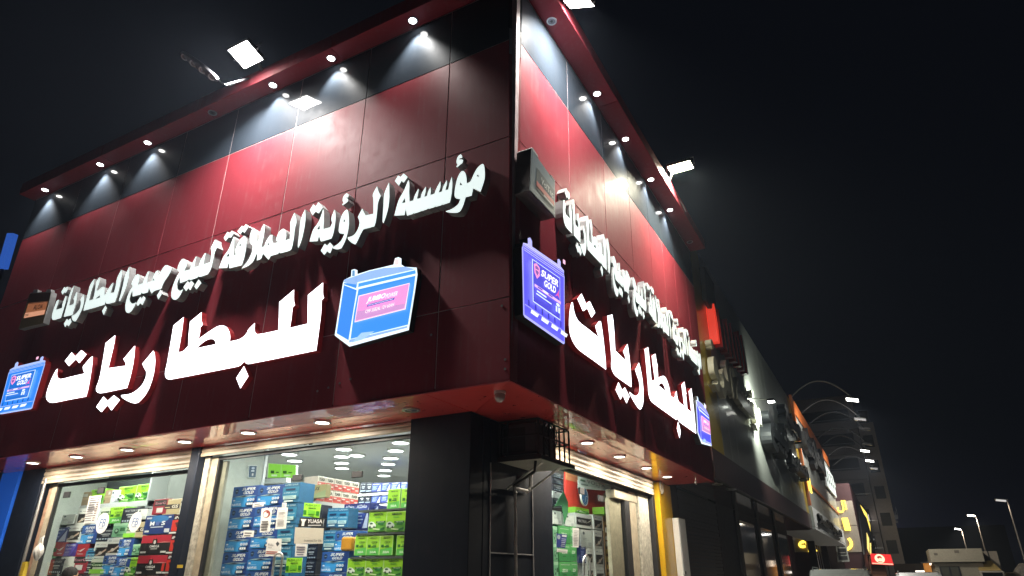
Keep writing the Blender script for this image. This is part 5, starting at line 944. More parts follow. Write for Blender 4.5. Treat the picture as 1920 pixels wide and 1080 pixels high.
# ================================================================== PERSON LOOKING INTO THE LEFT WINDOW
hp_ = PY(135, 1062, -.02); px_, py_ = hp_.x, -.02; H = hp_.z - .13
def skin_figure(name, verts, edges, radii, m, parent, sub=2):
    me = bpy.data.meshes.new(name); me.from_pydata(verts, edges, []); o = bpy.data.objects.new(name, me); COL.objects.link(o)
    o.modifiers.new('s', 'SKIN'); sl = me.skin_vertices[0].data
    for i, r_ in enumerate(radii): sl[i].radius = (r_, r_) if not isinstance(r_, tuple) else r_
    sl[0].use_root = True; su = o.modifiers.new('u', 'SUBSURF'); su.levels = sub; su.render_levels = sub
    dg = bpy.context.evaluated_depsgraph_get(); dg.update(); nm = bpy.data.meshes.new_from_object(o.evaluated_get(dg)); bpy.data.objects.remove(o)
    nm.materials.clear(); nm.materials.append(m); nm.polygons.foreach_set('use_smooth', [True] * len(nm.polygons)); o = bpy.data.objects.new(name, nm); COL.objects.link(o); o.parent = parent; return o
pr_ = thing('person', 'person with short black hair standing with the back turned before the left window', 'person', (px_, py_, .13))
s_ = H / 1.72
V = lambda *a: tuple(q * s_ for q in a)
vb = [V(0, 0, .95), V(0, .01, 1.12), V(0, .01, 1.32), V(0, .0, 1.44), V(0, .015, 1.52), V(0, .03, 1.60), V(0, .02, 1.66)]
eb = [(i, i + 1) for i in range(6)]; rb = [(.16, .11), (.14, .10), (.17, .11), (.12, .08), (.052, .055), (.078, .095), (.06, .075)]
for sx in (-1, 1):
    b0 = len(vb); vb += [V(sx * .09, 0, .88), V(sx * .095, .01, .48), V(sx * .10, -.01, .09), V(sx * .105, .14, .03), V(sx * .17, 0, 1.40), V(sx * .235, -.01, 1.13), V(sx * .24, .06, .88), V(sx * .235, .08, .80)]
    rb += [.095, .062, .045, .035, .065, .048, .036, (.03, .018)]; eb += [(0, b0), (b0, b0 + 1), (b0 + 1, b0 + 2), (b0 + 2, b0 + 3), (2, b0 + 4), (b0 + 4, b0 + 5), (b0 + 5, b0 + 6), (b0 + 6, b0 + 7)]
    for k_, (dx, ln) in enumerate(((-.024, .075), (-.008, .088), (.008, .084), (.022, .066))):
        c0 = len(vb); vb += [V(sx * .235, .085 + dx, .775), V(sx * .23, .09 + dx, .775 - ln * .55), V(sx * .22, .098 + dx, .775 - ln)]; rb += [.010, .009, .007]; eb += [(b0 + 7, c0), (c0, c0 + 1), (c0 + 1, c0 + 2)]
    c0 = len(vb); vb += [V(sx * .225, .115, .80), V(sx * .215, .135, .765)]; rb += [.011, .008]; eb += [(b0 + 7, c0), (c0, c0 + 1)]
M_SKIN = mat('skin', (.33, .19, .12), .5)
skin_figure('body', vb, eb, rb, M_SKIN, pr_)
def shell(name, z0, z1, rx, ry, m, dz=0):
    mb = MB(); n_ = 16; vs = []
    zs = [z0 + (z1 - z0) * i / 5 for i in range(6)]
    for i, z in enumerate(zs):
        t = i / 5; vs += [Vector((px_ + rx[0] * s_ * math.cos(a) * (1 - t) + rx[1] * s_ * math.cos(a) * t, py_ + ry[0] * s_ * math.sin(a) * (1 - t) + ry[1] * s_ * math.sin(a) * t, .13 + z * s_)) for a in [2 * math.pi * q_ / n_ for q_ in range(n_)]]
    mb.add(vs, [(i * n_ + q_, i * n_ + (q_ + 1) % n_, (i + 1) * n_ + (q_ + 1) % n_, (i + 1) * n_ + q_) for i in range(5) for q_ in range(n_)] + [tuple(range(5 * n_, 6 * n_))]); return mb.build(name, m, pr_, smooth=True)
ve = [V(0, 0, .93), V(0, .01, 1.12), V(0, .01, 1.32), V(0, 0, 1.43)]; ee = [(0, 1), (1, 2), (2, 3)]; re = [(.175, .125), (.155, .115), (.185, .125), (.12, .09)]
for sx in (-1, 1): b0 = len(ve); ve += [V(sx * .17, 0, 1.40), V(sx * .215, -.005, 1.22)]; re += [.08, .066]; ee += [(2, b0), (b0, b0 + 1)]
skin_figure('shirt', ve, ee, re, mat('dark_shirt', (.03, .032, .04), .8), pr_)
vt = [V(0, 0, .94)]; et = []; rt = [(.165, .12)]
for sx in (-1, 1): b0 = len(vt); vt += [V(sx * .09, 0, .86), V(sx * .097, .01, .48), V(sx * .10, -.005, .10)]; rt += [.108, .078, .062]; et += [(0, b0), (b0, b0 + 1), (b0 + 1, b0 + 2)]
skin_figure('trousers', vt, et, rt, mat('dark_trousers', (.025, .025, .03), .8), pr_)
bm_ = bmesh.new(); bmesh.ops.create_icosphere(bm_, subdivisions=3, radius=1)
for v in bm_.verts: c = v.co; f_ = 1 + .03 * math.sin(23 * c.x + 5 * c.z) * math.sin(19 * c.y); v.co = Vector((c.x * .086 * f_, c.y * .104 * f_ - .008, max(c.z, -.45) * .098 * f_ + 1.625)) * s_
me = bpy.data.meshes.new('hair'); bm_.to_mesh(me); bm_.free(); me.materials.append(mat('black_hair', (.010, .009, .008), .85, bump=.6, bscale=120)); o = bpy.data.objects.new('hair', me); COL.objects.link(o); o.parent = pr_
hm = MB()
for sx in (-1, 1): hm.cyl((px_ + sx * .078 * s_, py_ + .02, .13 + 1.575 * s_), (sx, 0, 0), .028 * s_, .018, 8, .02)
hm.cyl((px_, py_ + .11 * s_, .13 + 1.575 * s_), (0, 1, -.3), .018, .03, 8, .012); hm.build('ears_and_nose', M_SKIN, pr_)
fm = MB(); 
for sx in (-1, 1): fm.cyl((px_ + sx * .032 * s_, py_ + .112 * s_, .13 + 1.60 * s_), (0, 1, 0), .011, .008, 8)
fm.cyl((px_, py_ + .108 * s_, .13 + 1.535 * s_), (0, 1, 0), .02, .006, 8); fm.build('eyes_and_mouth', mat('eye_dark', (.04, .02, .02), .3), pr_)
# ================================================================== STREET BEYOND: grey restaurant front next door
M_GREYCL = facade_mat('grey_metal_cladding', (.34, .35, .32), .34, .1, .10, metal=.2)
M_YELCL = facade_mat('yellow_cladding', (.55, .40, .04), .35, .4, .08)
M_YEL = mat('yellow_pilaster', (.62, .36, .01), .38, coat=.3, noise=.08)
M_BRN = mat('dark_brown_wall', (.035, .022, .018), .6, noise=.2)
M_MAROON = mat('maroon_wall', (.045, .012, .014), .6, noise=.15)
M_BLKLET = mat('black_letter', (.012, .013, .014), .35)
def flat_panel(F, u0, u1, v0, v1, m, par, name='cladding_panel', g=.006, n=0.0):
    tx = random.uniform(-.004, .004); uc = (u0 + u1) / 2; mb = MB(); u0 += g; u1 -= g; v0 += g; v1 -= g
    w = lambda u, v, k: F.w(u, v, k + (u - uc) * tx)
    mb.hexa([w(u0, v0, n), w(u1, v0, n), w(u1, v0, n - .02), w(u0, v0, n - .02), w(u0, v1, n), w(u1, v1, n), w(u1, v1, n - .02), w(u0, v1, n - .02)]); return mb.build(name, m, par)
C0, C1, CTOP, CBOT = VB + .05, 28.6, 9.5, 4.15
cb = thing('restaurant_front', 'grey metal-clad shop front with raised letters, next to the red corner shop', 'building', (-3, 18, 0))
MB().box(-9, -.03, C0, C1, 3.5, CTOP).build('wall', mat('grey_backing', (.12, .12, .11), .7), cb)
yy = C0; C0_ = C0 + .5
for i in range(20):
    y1 = min(C0_ + (i + 1) * (C1 - C0_) / 20, C1); flat_panel(FC, yy, y1, CBOT, CTOP, M_YELCL if i < 1 or i == 19 else M_GREYCL, cb); yy = y1
MB().box(-.06, .03, C0, C1, 3.5, CBOT - .01).build('lower_fascia', mat('brown_fascia', (.10, .05, .05), .35, coat=.5), cb)
MB().box(-1.1, -.07, C0, C1, 3.47, 3.5).build('soffit', mat('dark_soffit', (.05, .018, .018), .2, coat=1), cb)
MB().box(-1.3, -1.10, 14.1, C1, .13, 3.47).build('shop_wall', M_BRN, cb); MB().box(-9, -1.1, C0, 10.05, .13, 3.47).build('side_wall', M_BRN, cb)
sr = part('roller_shutter', cb)
for i in range(38): MB().box(-1.12, -1.10 + .008 * (i % 2), 10.06, 14.05, .14 + i * .087, .14 + i * .087 + .08).build('slat', mat('dark_slat', (.035, .03, .028), .45, .3), sr)
MB().box(-1.10, -.98, 8.22, 9.10, .13, 3.385).build('yellow_pilaster', M_YEL, cb, bevel=.01)
for i, y in enumerate((16.5, 20.4, 24.6)): MB().box(-1.10, -1.04, y, y + .5, .13, 3.46).build('door_frame', M_DARK, cb); MB().box(-1.10, -1.06, y + .55, y + 3.2, .2, 3.2).build('dark_window', mat('dark_glass', (.012, .012, .014), .08, coat=1), cb)
for i, (x, y) in enumerate(((1345, 907), (1371, 917))):
    p = PZ(x, y, 3.47); r = thing('soffit_downlight', ['nearer', 'farther'][i] + ' unlit downlight under the dark soffit of the grey shop front', 'downlight', (p.x, p.y, 3.47)); MB().ring((p.x, p.y, 3.45), (0, 0, 1), .09, .12, .02).build('trim_ring', M_RING, r); MB().cyl((p.x, p.y, 3.455), (0, 0, 1), .09, .01, 16).build('lens', M_DEADLENS, r)
p = Vector((0, 9.26, 0)); r = thing('meter_cabinet', 'tall white metal cabinet standing beside the yellow pilaster', 'cabinet', (-.9, p.y, .13)); MB().box(-.975, -.84, p.y - .28, p.y + .28, .13, 2.72).build('body', M_WHITE, r, bevel=.01); MB().box(-.838, -.834, p.y - .24, p.y + .24, .3, 2.62).build('door', M_WHITE, r); MB().cyl((-.835, p.y - .18, 1.65), (1, 0, 0), .03, .02, 10).build('knob', M_DARK, r)
p = PZ(1304, 895, 3.39); pts = [(p.x, p.y, 3.39), (p.x, p.y, 3.34)] + [(p.x, p.y + .035 * math.sin(t), 3.295 + .04 * math.cos(t)) for t in [2 * math.pi * i / 10 for i in range(11)]]; tag(MB().tube(pts, .011, 6).build('hook', M_STEEL), 'small ring hook hanging from the far end of the red soffit', 'hook')
p = PX(1238, 905, -.97); pts = [(-.95, p.y + .16 * math.cos(t) * .6, p.z + .24 * math.sin(t) + .02 * math.sin(3 * t)) for t in [2 * math.pi * i / 14 * 2 for i in range(15)]]; tag(MB().tube(pts, .018, 6).build('cable_coil', mat('pale_cable', (.4, .36, .28), .5)), 'coil of pale cable hanging above the yellow pilaster', 'cable')
# raised lettering next door, thick boxes seen almost edge-on
def word(r, gl_ix, src, F, u0, u1, v0, v1, n0, n1, mc, mf):
    gl = [src[i] for i in gl_ix]; us = [p[0] for g_ in gl for po in g_ for p in po]; vs_ = [p[1] for g_ in gl for po in g_ for p in po]; a, b, c, d = min(us), max(us), min(vs_), max(vs_)
    m = [[[(u0 + (p[0] - a) / (b - a) * (u1 - u0), v0 + (p[1] - c) / (d - c) * (v1 - v0)) for p in po] for po in g_] for g_ in gl]
    lettering(r, m, F, n0, n1, mc, mf)
r = thing('wall_lettering', 'tall red raised letters high on the grey shop front', 'sign', (0, 12.6, 6.9))
mr = mat('red_letter', (.50, .02, .02), .3, coat=.4); mr0 = mat('red_letter_glow', (.6, .03, .02), .3, emit=(1, .06, .03), es=.5)  # first letter's brightness is a glow put into its material
for i in range(8):
    u = 10.45 + i * .58; v0, v1 = 6.95 + .03 * i, 8.0 + .06 * i - (.25 if i in (2, 5) else 0)
    po = [(u, v0), (u + .2, v0), (u + .24, (v0 + v1) / 2), (u + .2, v1 - .12), (u + .08, v1), (u, v1 - .16)]
    c_ = MB(); c_.prism(FC, po, .02, .22); o = c_.build('letter', mr0 if i == 0 else mr, r); f_ = MB(); f_.fixn = False; f_.prism(FC, po, .222, .225, back=False); f_.build('letter_face', mr0 if i == 0 else mat('red_face', (.10, .01, .015), .3), o)
r = thing('wall_lettering', 'pale raised script letters below the red ones on the grey shop front', 'sign', (0, 12.7, 5.7)); word(r, (0, 1, 2, 3, 4, 5, 6, 7), gA_s, FC, 9.5, 16.4, 5.55, 6.85, .03, .17, mat('letter_return_ivory', (.55, .54, .44), .45, noise=.1), mat('letter_face_dull', (.62, .62, .52), .4))
r = thing('wall_lettering', 'black raised script word in the middle of the grey shop front', 'sign', (0, 19, 5.3)); word(r, (16, 17, 18), gA_s, FC, 16.6, 21.4, 5.25, 6.85, .03, .36, M_BLKLET, M_BLKLET)
r = thing('wall_lettering', 'black raised script word at the far upper end of the grey shop front', 'sign', (0, 25, 6.9)); word(r, (19, 20, 21), gA_s, FC, 22.2, 28.3, 6.75, 8.0, .03, .34, M_BLKLET, M_BLKLET)
r = thing('wall_lettering', 'small black lettering between bright strips at the far end of the grey shop front', 'sign', (0, 25, 5.4)); word(r, (22, 23, 24, 25, 26, 27), gA_s, FC, 22.4, 28.3, 5.35, 6.15, .03, .30, M_BLKLET, M_BLKLET)
for v in (6.32, 5.72): MB().fbox(FC, 22.8, 28.2, v, v + .05, .01, .06).build('lit_strip', glow('strip_white', (.95, 1, .92), 3), r)
r = thing('wall_lamp', 'small glaring lamp among the pale letters on the grey shop front', 'lamp', FC.w(15.2, 6.3, .6)); MB().box(.58, .78, 15.1, 15.34, 6.40, 6.47).build('housing', M_DARK, r); MB().box(.59, .77, 15.11, 15.33, 6.38, 6.398).build('lens', glow('wall_lamp_lens', (.95, 1, .9), 14), r); MB().tube([(0, 15.2, 6.6), (.62, 15.2, 6.46)], .015, 5).build('bracket', M_STEEL, r)
lamp('SPOT', 'wall_beam', (.80, 15.4, 6.36), 800, (.92, 1, .88), r, .06, aim=(-.7, .7, -.12), spot=R(165), blend=.9)
r = thing('dark_floodlight', 'dark unlit floodlight box on the roof edge above the yellow panel', 'floodlight', (.25, 9.9, 8.9)); mb = MB(); mb.hexa([(.05, 10.0, 7.95), (.16, 10.05, 7.9), (.2, 10.9, 7.75), (.05, 10.8, 7.8), (.08, 10.0, 8.9), (.22, 10.05, 8.85), (.24, 10.9, 8.7), (.08, 10.8, 8.75)]); mb.build('housing', M_DARK, r, bevel=.02); MB().tube([(.0, 10.4, 9.0), (.14, 10.4, 8.7)], .02, 5).build('arm', M_DARK, r)
# ---- white and orange front farther on
D0, D1 = 28.75, 50.0
db = thing('corner_cafe_front', 'pale shop front with orange edge bands farther along the street', 'building', (-3, 39, 0))
M_PALE = facade_mat('pale_panel', (.36, .37, .34), .4, .1, .1); M_OR = mat('orange_band', (.60, .16, .04), .4, noise=.1)
MB().box(-1.6, -.02, D0, D1, 3.62, 9.5).build('wall', mat('grey_backing', (.12, .12, .11), .7), db)
for y in (D0 + 12, D1 - .5): MB().box(-1.5, -1.1, y, y + .4, 0, 3.6).build('column', M_BRN, db)
n_ = 9
for i in range(n_): flat_panel(FC, D0 + i * (D1 - D0) / n_, D0 + (i + 1) * (D1 - D0) / n_, 4.55, 8.95, M_PALE, db, n=.03)
for i in range(n_): flat_panel(FC, D0 + i * (D1 - D0) / n_, D0 + (i + 1) * (D1 - D0) / n_, 8.97, 9.75, M_OR, db, 'orange_panel', n=.08)
MB().box(.0, .12, D0 - .02, D0 + .3, 4.55, 9.75).build('edge_post', M_OR, db); MB().box(.0, .1, D0 + .8, D1, 5.6, 5.75).build('orange_strip', M_OR, db)
MB().box(-.1, .14, D0, D1, 3.62, 4.5).build('white_fascia', M_WHITE, db); MB().box(-1.6, .13, D0, D1, 3.5, 3.6).build('white_soffit', M_WHITE, db)
r = thing('wall_lettering', 'slanted black script on the pale front with orange bands', 'sign', (0, 36, 6.8)); word(r, (22, 23, 24, 25, 26, 27, 28), gA_s, FC, 30.2, 41.0, 6.7, 8.8, .05, .3, M_BLKLET, M_BLKLET)
r = thing('wall_lettering', 'row of small black letters on the low white fascia', 'sign', (0, 36, 3.8)); word(r, (4, 5, 6, 8, 9, 10, 11, 12), gA_s, FC, 30.0, 46.0, 3.75, 4.35, .16, .26, M_BLKLET, M_BLKLET)
P = Print(.01); P.rect((.75, .82, .76), 0, 0, 1, 1, .8)
for i in range(5): P.rect((.03, .04, .04), .08 + i * .18, .25, .17 + i * .18, .8); P.rect((.75, .82, .76), .11 + i * .18, .4, .19 + i * .18, .62, .8)
board('lit_sign', 'white lit sign board at the far end of the pale front', 'sign', FC, [(41.6, 6.75), (49.6, 6.75), (49.6, 8.3), (41.6, 8.3)], .1, P, n0=.08)
r = thing('neon_letter', 'yellow lit letter strokes at the near lower corner of the pale front', 'sign', (.15, 29, 5.3)); MB().fbox(FC, 28.9, 29.2, 5.2, 6.0, .14, .2).build('stroke', glow('yellow_neon', (1, .72, .10), 1.6), r); MB().fbox(FC, 29.4, 29.7, 5.15, 5.85, .14, .2).build('stroke', glow('yellow_neon', (1, .72, .10), 1.6), r)
# arched lamp arms along the roof edge
hd = [((1597, 745), 29.3, 1), ((1612, 783), 33.5, 0), ((1620, 801), 37.0, 0), ((1625, 829), 42.0, 0), ((1621, 842), 45.0, 1), ((1630, 861), 50.0, 1), ((1638, 876), 55.0, 0)]
for i, ((x, y), Y, lit) in enumerate(hd):
    h = PY(x, y, Y); b = Vector((.05, Y, 9.75)); r = thing('arched_lamp', ('lit' if lit else 'unlit') + ' arched arm lamp on the roof edge, ' + ords[i] + ' from the near end', 'lamp', b, 'arched lamps along the roof edges of the street')
    top = max(h.z + .55, 10.7); pts = []
    for k_ in range(15): t = math.pi * (1 - k_ / 14 * .86); pts.append(Vector((b.x + (h.x - b.x) * (k_ / 14) ** 1.0, Y, b.z + (top - b.z) * math.sin(math.pi * (k_ / 14) * .78) + (h.z - b.z - (top - b.z) * math.sin(math.pi * .78)) * (k_ / 14) ** 2)))
    MB().tube(pts, .035, 6).build('arm', mat('arm_lit_grey', (.16, .16, .16), .5) if i == 0 else mat('arm_dimmed', (.03, .03, .03), .6), r, smooth=True)  # farther arms are coloured darker to look dim beside the first
    MB().hexa([h + Vector(q) for q in ((-.28, -.15, -.10), (.28, -.15, -.22), (.28, .15, -.22), (-.28, .15, -.10), (-.28, -.15, .02), (.28, -.15, -.08), (.28, .15, -.08), (-.28, .15, .02))]).build('head', M_DARK, r)
    MB().hexa([h + Vector(q) for q in ((-.25, -.155, -.115), (.25, -.155, -.232), (.25, .13, -.232), (-.25, .13, -.115), (-.25, -.155, -.03), (.25, -.155, -.14), (.25, .13, -.222), (-.25, .13, -.105))]).build('lens', glow('arm_lamp_lens', (1, .98, .90), 9) if lit else M_DEADLENS, r)
    if lit: lamp('SPOT', 'arm_beam', h + Vector((0, 0, -.3)), 1200, (1, .96, .88), r, .2, aim=(-.3, .55, -.8), spot=R(165), blend=.6)
# ---- building with the yellow letters
EY = 52.0; FE_ = Frame('A', -EY); eb_ = thing('yellow_letter_shop', 'beige and maroon shop with yellow lit letters at the end of the row', 'building', (-3, EY, 0))
pe = lambda x, y: FE_.px(x, y)
x1e = pe(1618, 1035)[0]; MB().box(-9, x1e, EY + .04, EY + 14, .0, pe(1600, 905)[1]).build('wall', M_MAROON, eb_)
M_BEI = mat('beige_panel', (.30, .26, .21), .55, noise=.1)
for a, b in (((1490, 1036), (1532, 937)), ((1534, 1036), (1577, 937)), ((1579, 1036), (1619, 937))):
    for t in (0, 1):
        v0, v1 = pe(a[0], a[1])[1], pe(b[0], b[1])[1]; vm = v0 + (v1 - v0) * .51; u0, u1 = pe(a[0] - (0), 1036)[0], min(pe(b[0], 1036)[0], x1e); flat_panel(FE_, u0, u1, (v0, vm)[t], (vm, v1)[t], M_BEI, eb_, 'beige_panel', .02, .02)
M_YLIT = glow('yellow_letters_lit', (1, .70, .08), 2.2)
r = thing('yellow_lettering', 'yellow lit script letters on the beige front', 'sign', FE_.w(pe(1560, 1030)[0], pe(1560, 1030)[1], 0))
for s_, a, b in (('\uFEDD\uFE8D'[::-1][::-1], (1571, 962), (1585, 938)), ('\uFEDF\uFE8D', (1556, 996), (1591, 971)), ('\uFEAD', (1586, 1033), (1597, 1008)), ('\uFE94', (1499, 1031), (1514, 1003)), ('\uFECA', (1497, 999), (1512, 990)), ('\uFEE8', (1516, 1035), (1530, 1018))):
    (u0, v0), (u1, v1) = pe(a[0], a[1]), pe(b[0], b[1]); P = Print(.0); P.text(M_YLIT, s_, u0, v0, u1, v1, 0, .03); P.build('letter', lambda u, v, n: FE_.w(u, v, .12 + n), 0, r)
P = Print(.01); P.rect((.42, .44, .40), 0, 0, 1, 1); lines(P, 3, (.08, .08, .08), .1, .9, .62, .95); P.rect((.04, .04, .04), .12, .30, .88, .56); P.rect((.04, .04, .04), .1, .08, .9, .24); P.rect((.3, .3, .28), .2, .36, .8, .4)
board('price_board', 'pale upright notice board with dark pictures before the beige front', 'sign', Frame('A', -EY + .9), [Frame('A', -EY + .9).px(*p) for p in ((1571, 1054), (1593, 1053), (1585, 1009), (1565, 1008))], .06, P)
pi_ = thing('pipe_bundle', 'bundle of pale vertical pipes on the beige front', 'pipes', FE_.w(pe(1528, 1060)[0], 0, 0))
for i in range(7): u = pe(1512 + i * 4, 1000)[0]; MB().tube([FE_.w(u + .1, .0, .3), FE_.w(u, pe(1520, 994)[1], .3)], .035, 6).build('pipe', mat('pale_pipe', (.5, .5, .52), .5), pi_)
MB().box(pe(1540, 1000)[0], pe(1572, 1000)[0], EY - .5, EY - .1, 0, pe(1550, 995)[1]).build('dark_pier', M_BRN, eb_)
FE2 = Frame('C', x1e + .06)
def sboard(label, pts, draw, base):
    P = Print(.012); P.rect(base, 0, 0, 1, 1); draw(P); return board('shop_sign', label, 'sign', FE2, [FE2.px(*p) for p in pts], .08, P, M_DARK)
MB().box(-4, x1e + .05, EY + 14, EY + 46, 0, 7.2).build('long_wall', M_BRN, eb_)
sboard('black sign board with yellow script at the far corner shop', [(1619, 1040), (1632, 1040), (1632, 965), (1606, 938)], lambda P: (P.poly((1, .72, .12), [(.1, .95), (.3, .8), (.5, .75), (.9, .45), (.85, .62), (.5, .9)], 1.4), P.poly((1, .75, .2), [(.35, .1), (.6, .02), (.65, .28), (.4, .4)], 1.2), P.rect((1, .75, .2), .7, .0, .9, .2, 1.2)), (.012, .012, .012))
sboard('dark sign board with violet lit letters at the far end of the row', [(1634, 1016), (1660, 1033), (1655, 993), (1622, 958)], lambda P: (P.rect((.9, .8, .75), .02, .72, .2, .95, .7), P.rect((.8, .8, .85), .38, .5, .5, .8, 1.2), P.poly((.35, .12, 1), [(.55, .42), (.95, .30), (.95, .55), (.55, .75)], 1.3), P.rect((.6, .5, 1), .6, .22, .98, .26, 1), P.rect((.6, .6, .6), .05, .1, .4, .14, .6)), (.014, .014, .016))
# red lightbox with a round pale emblem
FR = Frame('A', -60); P = Print(.02); P.rect((.75, .015, .015), 0, 0, 1, 1, .9); P.rect((1, .45, .3), .02, .04, .98, .14, 1.2); P.disc((1, .70, .45), .42, .56, .24, .42, 1.2, 16); P.disc((.55, .03, .02), .42, .66, .12, .16, .6, 8); P.disc((1, .7, .4), .44, .54, .07, .1, 1, 7); P.rect((.4, .05, .03), .32, .22, .52, .30, .5)
board('red_lightbox', 'red lit sign box with a round pale emblem far down the street', 'sign', FR, [FR.px(*p) for p in ((1635, 1058), (1676, 1060), (1670, 1040), (1632, 1038))], .5, P, M_DARK)
MB().box(1.0, 2.2, 60.6, 64, 0, 3.0).build('shop_wall', mat('orange_brown_wall', (.22, .09, .04), .6), eb_)
# tower block
tb = thing('tower_block', 'dark concrete tower block with balconies behind the shops', 'building', (-3, 92, 0)); M_CONC = mat('grey_concrete', (.42, .38, .37), .85, noise=.15); M_HOLE = mat('dark_opening', (.015, .014, .014), .5)
TX0, TX1 = PY(1488, 800, 90).x, 4.0
MB().box(TX0, TX1 - 1.9, 90.6, 104, 0, 23.5).build('core', M_CONC, tb); MB().box(TX1 - 1.8, TX1, 90.3, 104, 0, 19.6).build('stair_core', M_CONC, tb)
for i in range(6):
    z = 4.3 + i * 3.15; MB().box(TX0, TX1 - 1.9, 90.0, 90.55, z - 1.1, z).build('balcony_wall', M_CONC, tb); MB().box(TX0 + .8, TX1 - 2.6, 90.5, 90.58, z + .1, z + 1.6).build('opening', M_HOLE, tb); MB().box(TX1 - 1.5, TX1 - .4, 90.24, 90.29, z - .4, z + 1.1).build('opening', M_HOLE, tb)
    rl = MB(); rl.tube([(TX0, 90.02, z + .25), (TX1 - 1.9, 90.02, z + .25)], .03, 4); rl.build('railing', M_STEEL, tb)
fb_ = thing('far_block', 'unlit far building carrying a dim roof script', 'building', (12, 150, 0)); MB().box(2, 22, 150, 165, 0, PY(1680, 990, 150).z).build('wall', mat('far_wall', (.05, .05, .055), .9), fb_)
r = thing('roof_lettering', 'dim grey script letters standing on the far unlit building', 'sign', PY(1678, 985, 150)); word(r, (16, 17, 18), gA_s, Frame('A', -150), PY(1669, 950, 150).x, PY(1688, 985, 150).x, PY(1688, 985, 150).z, PY(1669, 950, 150).z, 0, .3, M_STEEL, mat('dim_face', (.4, .4, .4), .5, emit=(.5, .5, .5), es=.04))
# ---- parked vehicles
def vehicle(label, x0, x1, y0, L, H, name, paint, van=False):
    xc_ = (x0 + x1) / 2; w = 1.86; ro = thing(name, label, 'car', (xc_, y0 + L / 2, 0)); hw = w / 2
    prof = [(.0, .45), (.02, .95), (.18, 1.08), (.42, H - .16), (.62, H - .02), (L * .3, H), (L * .52, H - .03), (L * .70, 1.12), (L * .97, .95), (L, .55), (L - .1, .32), (.08, .32)]
    mb = MB(); secs = [(-1, .86), (-.86, 1), (.86, 1), (1, .86)]; k = len(prof); vs = []
    for s__, sc in secs: vs += [Vector((xc_ + s__ * hw * (1 if z < 1.12 else .86), y0 + y, z if sc == 1 else .32 + (z - .32) * (.985 if z > 1.1 else .95))) for y, z in prof]
    mb.add(vs, [(a * k + i, a * k + (i + 1) % k, (a + 1) * k + (i + 1) % k, (a + 1) * k + i) for a in range(3) for i in range(k)] + [tuple(range(k - 1, -1, -1)), tuple(range(3 * k, 4 * k))]); mb.build('body', paint, ro, bevel=.03)
    gl = mat('car_glass', (.012, .014, .016), .06, coat=1)
    MB().hexa([(xc_ - hw * .74, y0 + .20, 1.12), (xc_ + hw * .74, y0 + .20, 1.12), (xc_ + hw * .74, y0 + .26, 1.12), (xc_ - hw * .74, y0 + .26, 1.12), (xc_ - hw * .68, y0 + .415, H - .2), (xc_ + hw * .68, y0 + .415, H - .2), (xc_ + hw * .68, y0 + .5, H - .2), (xc_ - hw * .68, y0 + .5, H - .2)]).build('rear_window', gl, ro)
    for s__ in (-1, 1):
        MB().add([(xc_ + s__ * (hw * .985), y0 + .5, 1.1), (xc_ + s__ * hw * .985, y0 + L * .66, 1.1), (xc_ + s__ * hw * .885, y0 + L * .53, H - .14), (xc_ + s__ * hw * .885, y0 + .62, H - .14)], [(0, 1, 2, 3)]).build('side_window', gl, ro)
        MB().tube([(xc_ + s__ * hw * .76, y0 + .55, H - .02), (xc_ + s__ * hw * .76, y0 + .65, H + .045), (xc_ + s__ * hw * .76, y0 + L * .45, H + .04), (xc_ + s__ * hw * .76, y0 + L * .5, H - .03)], .018, 6).build('roof_rail', M_STEEL, ro)
        MB().box(xc_ + s__ * hw * .93 - .09, xc_ + s__ * hw * .93 + .06, y0 - .01, y0 + .08, .8, 1.06).build('tail_light', mat('tail_light', (.25, .01, .01), .2, coat=1), ro)
        for yy_ in (.85, L - .9):
            t = MB(); t.cyl((xc_ + s__ * (hw - .2), y0 + yy_, .33), (s__, 0, 0), .33, .2, 20); o = t.build('wheel', mat('tyre', (.02, .02, .02), .8), ro); MB().cyl((xc_ + s__ * (hw - .001), y0 + yy_, .33), (s__, 0, 0), .2, .01, 14).build('rim', M_STEEL, o)
    MB().box(xc_ - .26, xc_ + .26, y0 - .012, y0 + .004, .62, .74).build('number_plate', M_WHITE, ro); MB().box(xc_ - hw * .92, xc_ + hw * .92, y0 - .06, y0 + .1, .38, .56).build('bumper', M_DARK, ro)
M_CARW = mat('white_car_paint', (.74, .75, .74), .25, coat=1)
vehicle('white estate car with roof rails parked in front of the grey shop front', .62, 2.35, 17.2, 4.7, 1.77, 'parked_car', M_CARW)
vehicle('white car parked farther out, only its roof in view', 2.7, 4.8, 27.0, 4.6, 1.69, 'parked_car', mat('off_white_car_paint', (.52, .52, .50), .28, coat=1))
# kiosk and truck on the open lot
KY = 52.0; kz = lambda x, y: PY(x, y, KY); k0, k1 = kz(1745, 1030), kz(1836, 1030); r = thing('site_cabin', 'pale portable cabin with a sign band across the open lot', 'cabin', (k0.x + 1, KY, 0)); M_CAB = mat('cabin_cream', (.34, .30, .22), .6, noise=.12)
MB().box(k0.x, k1.x, KY, KY + 5, 0, kz(1760, 1055).z).build('wall', M_CAB, r); MB().box(k0.x - .15, k1.x + .1, KY - .35, KY + 5, kz(1760, 1054).z, k0.z).build('sign_band', M_CAB, r)
for a, b in (((1750, 1037), (1758, 1041)), ((1788, 1032), (1798, 1037))): p, q = kz(*a), kz(*b); MB().box(p.x, q.x, KY - .36, KY - .352, q.z, p.z).build('faded_print', mat('faded_print', (.14, .12, .09), .6), r)
wf = part('window', r); p, q = kz(1762, 1062), kz(1803, 1085); MB().box(p.x, q.x, KY - .03, KY - .005, q.z, p.z).build('pane', mat('cabin_glass', (.10, .10, .08), .2), wf)
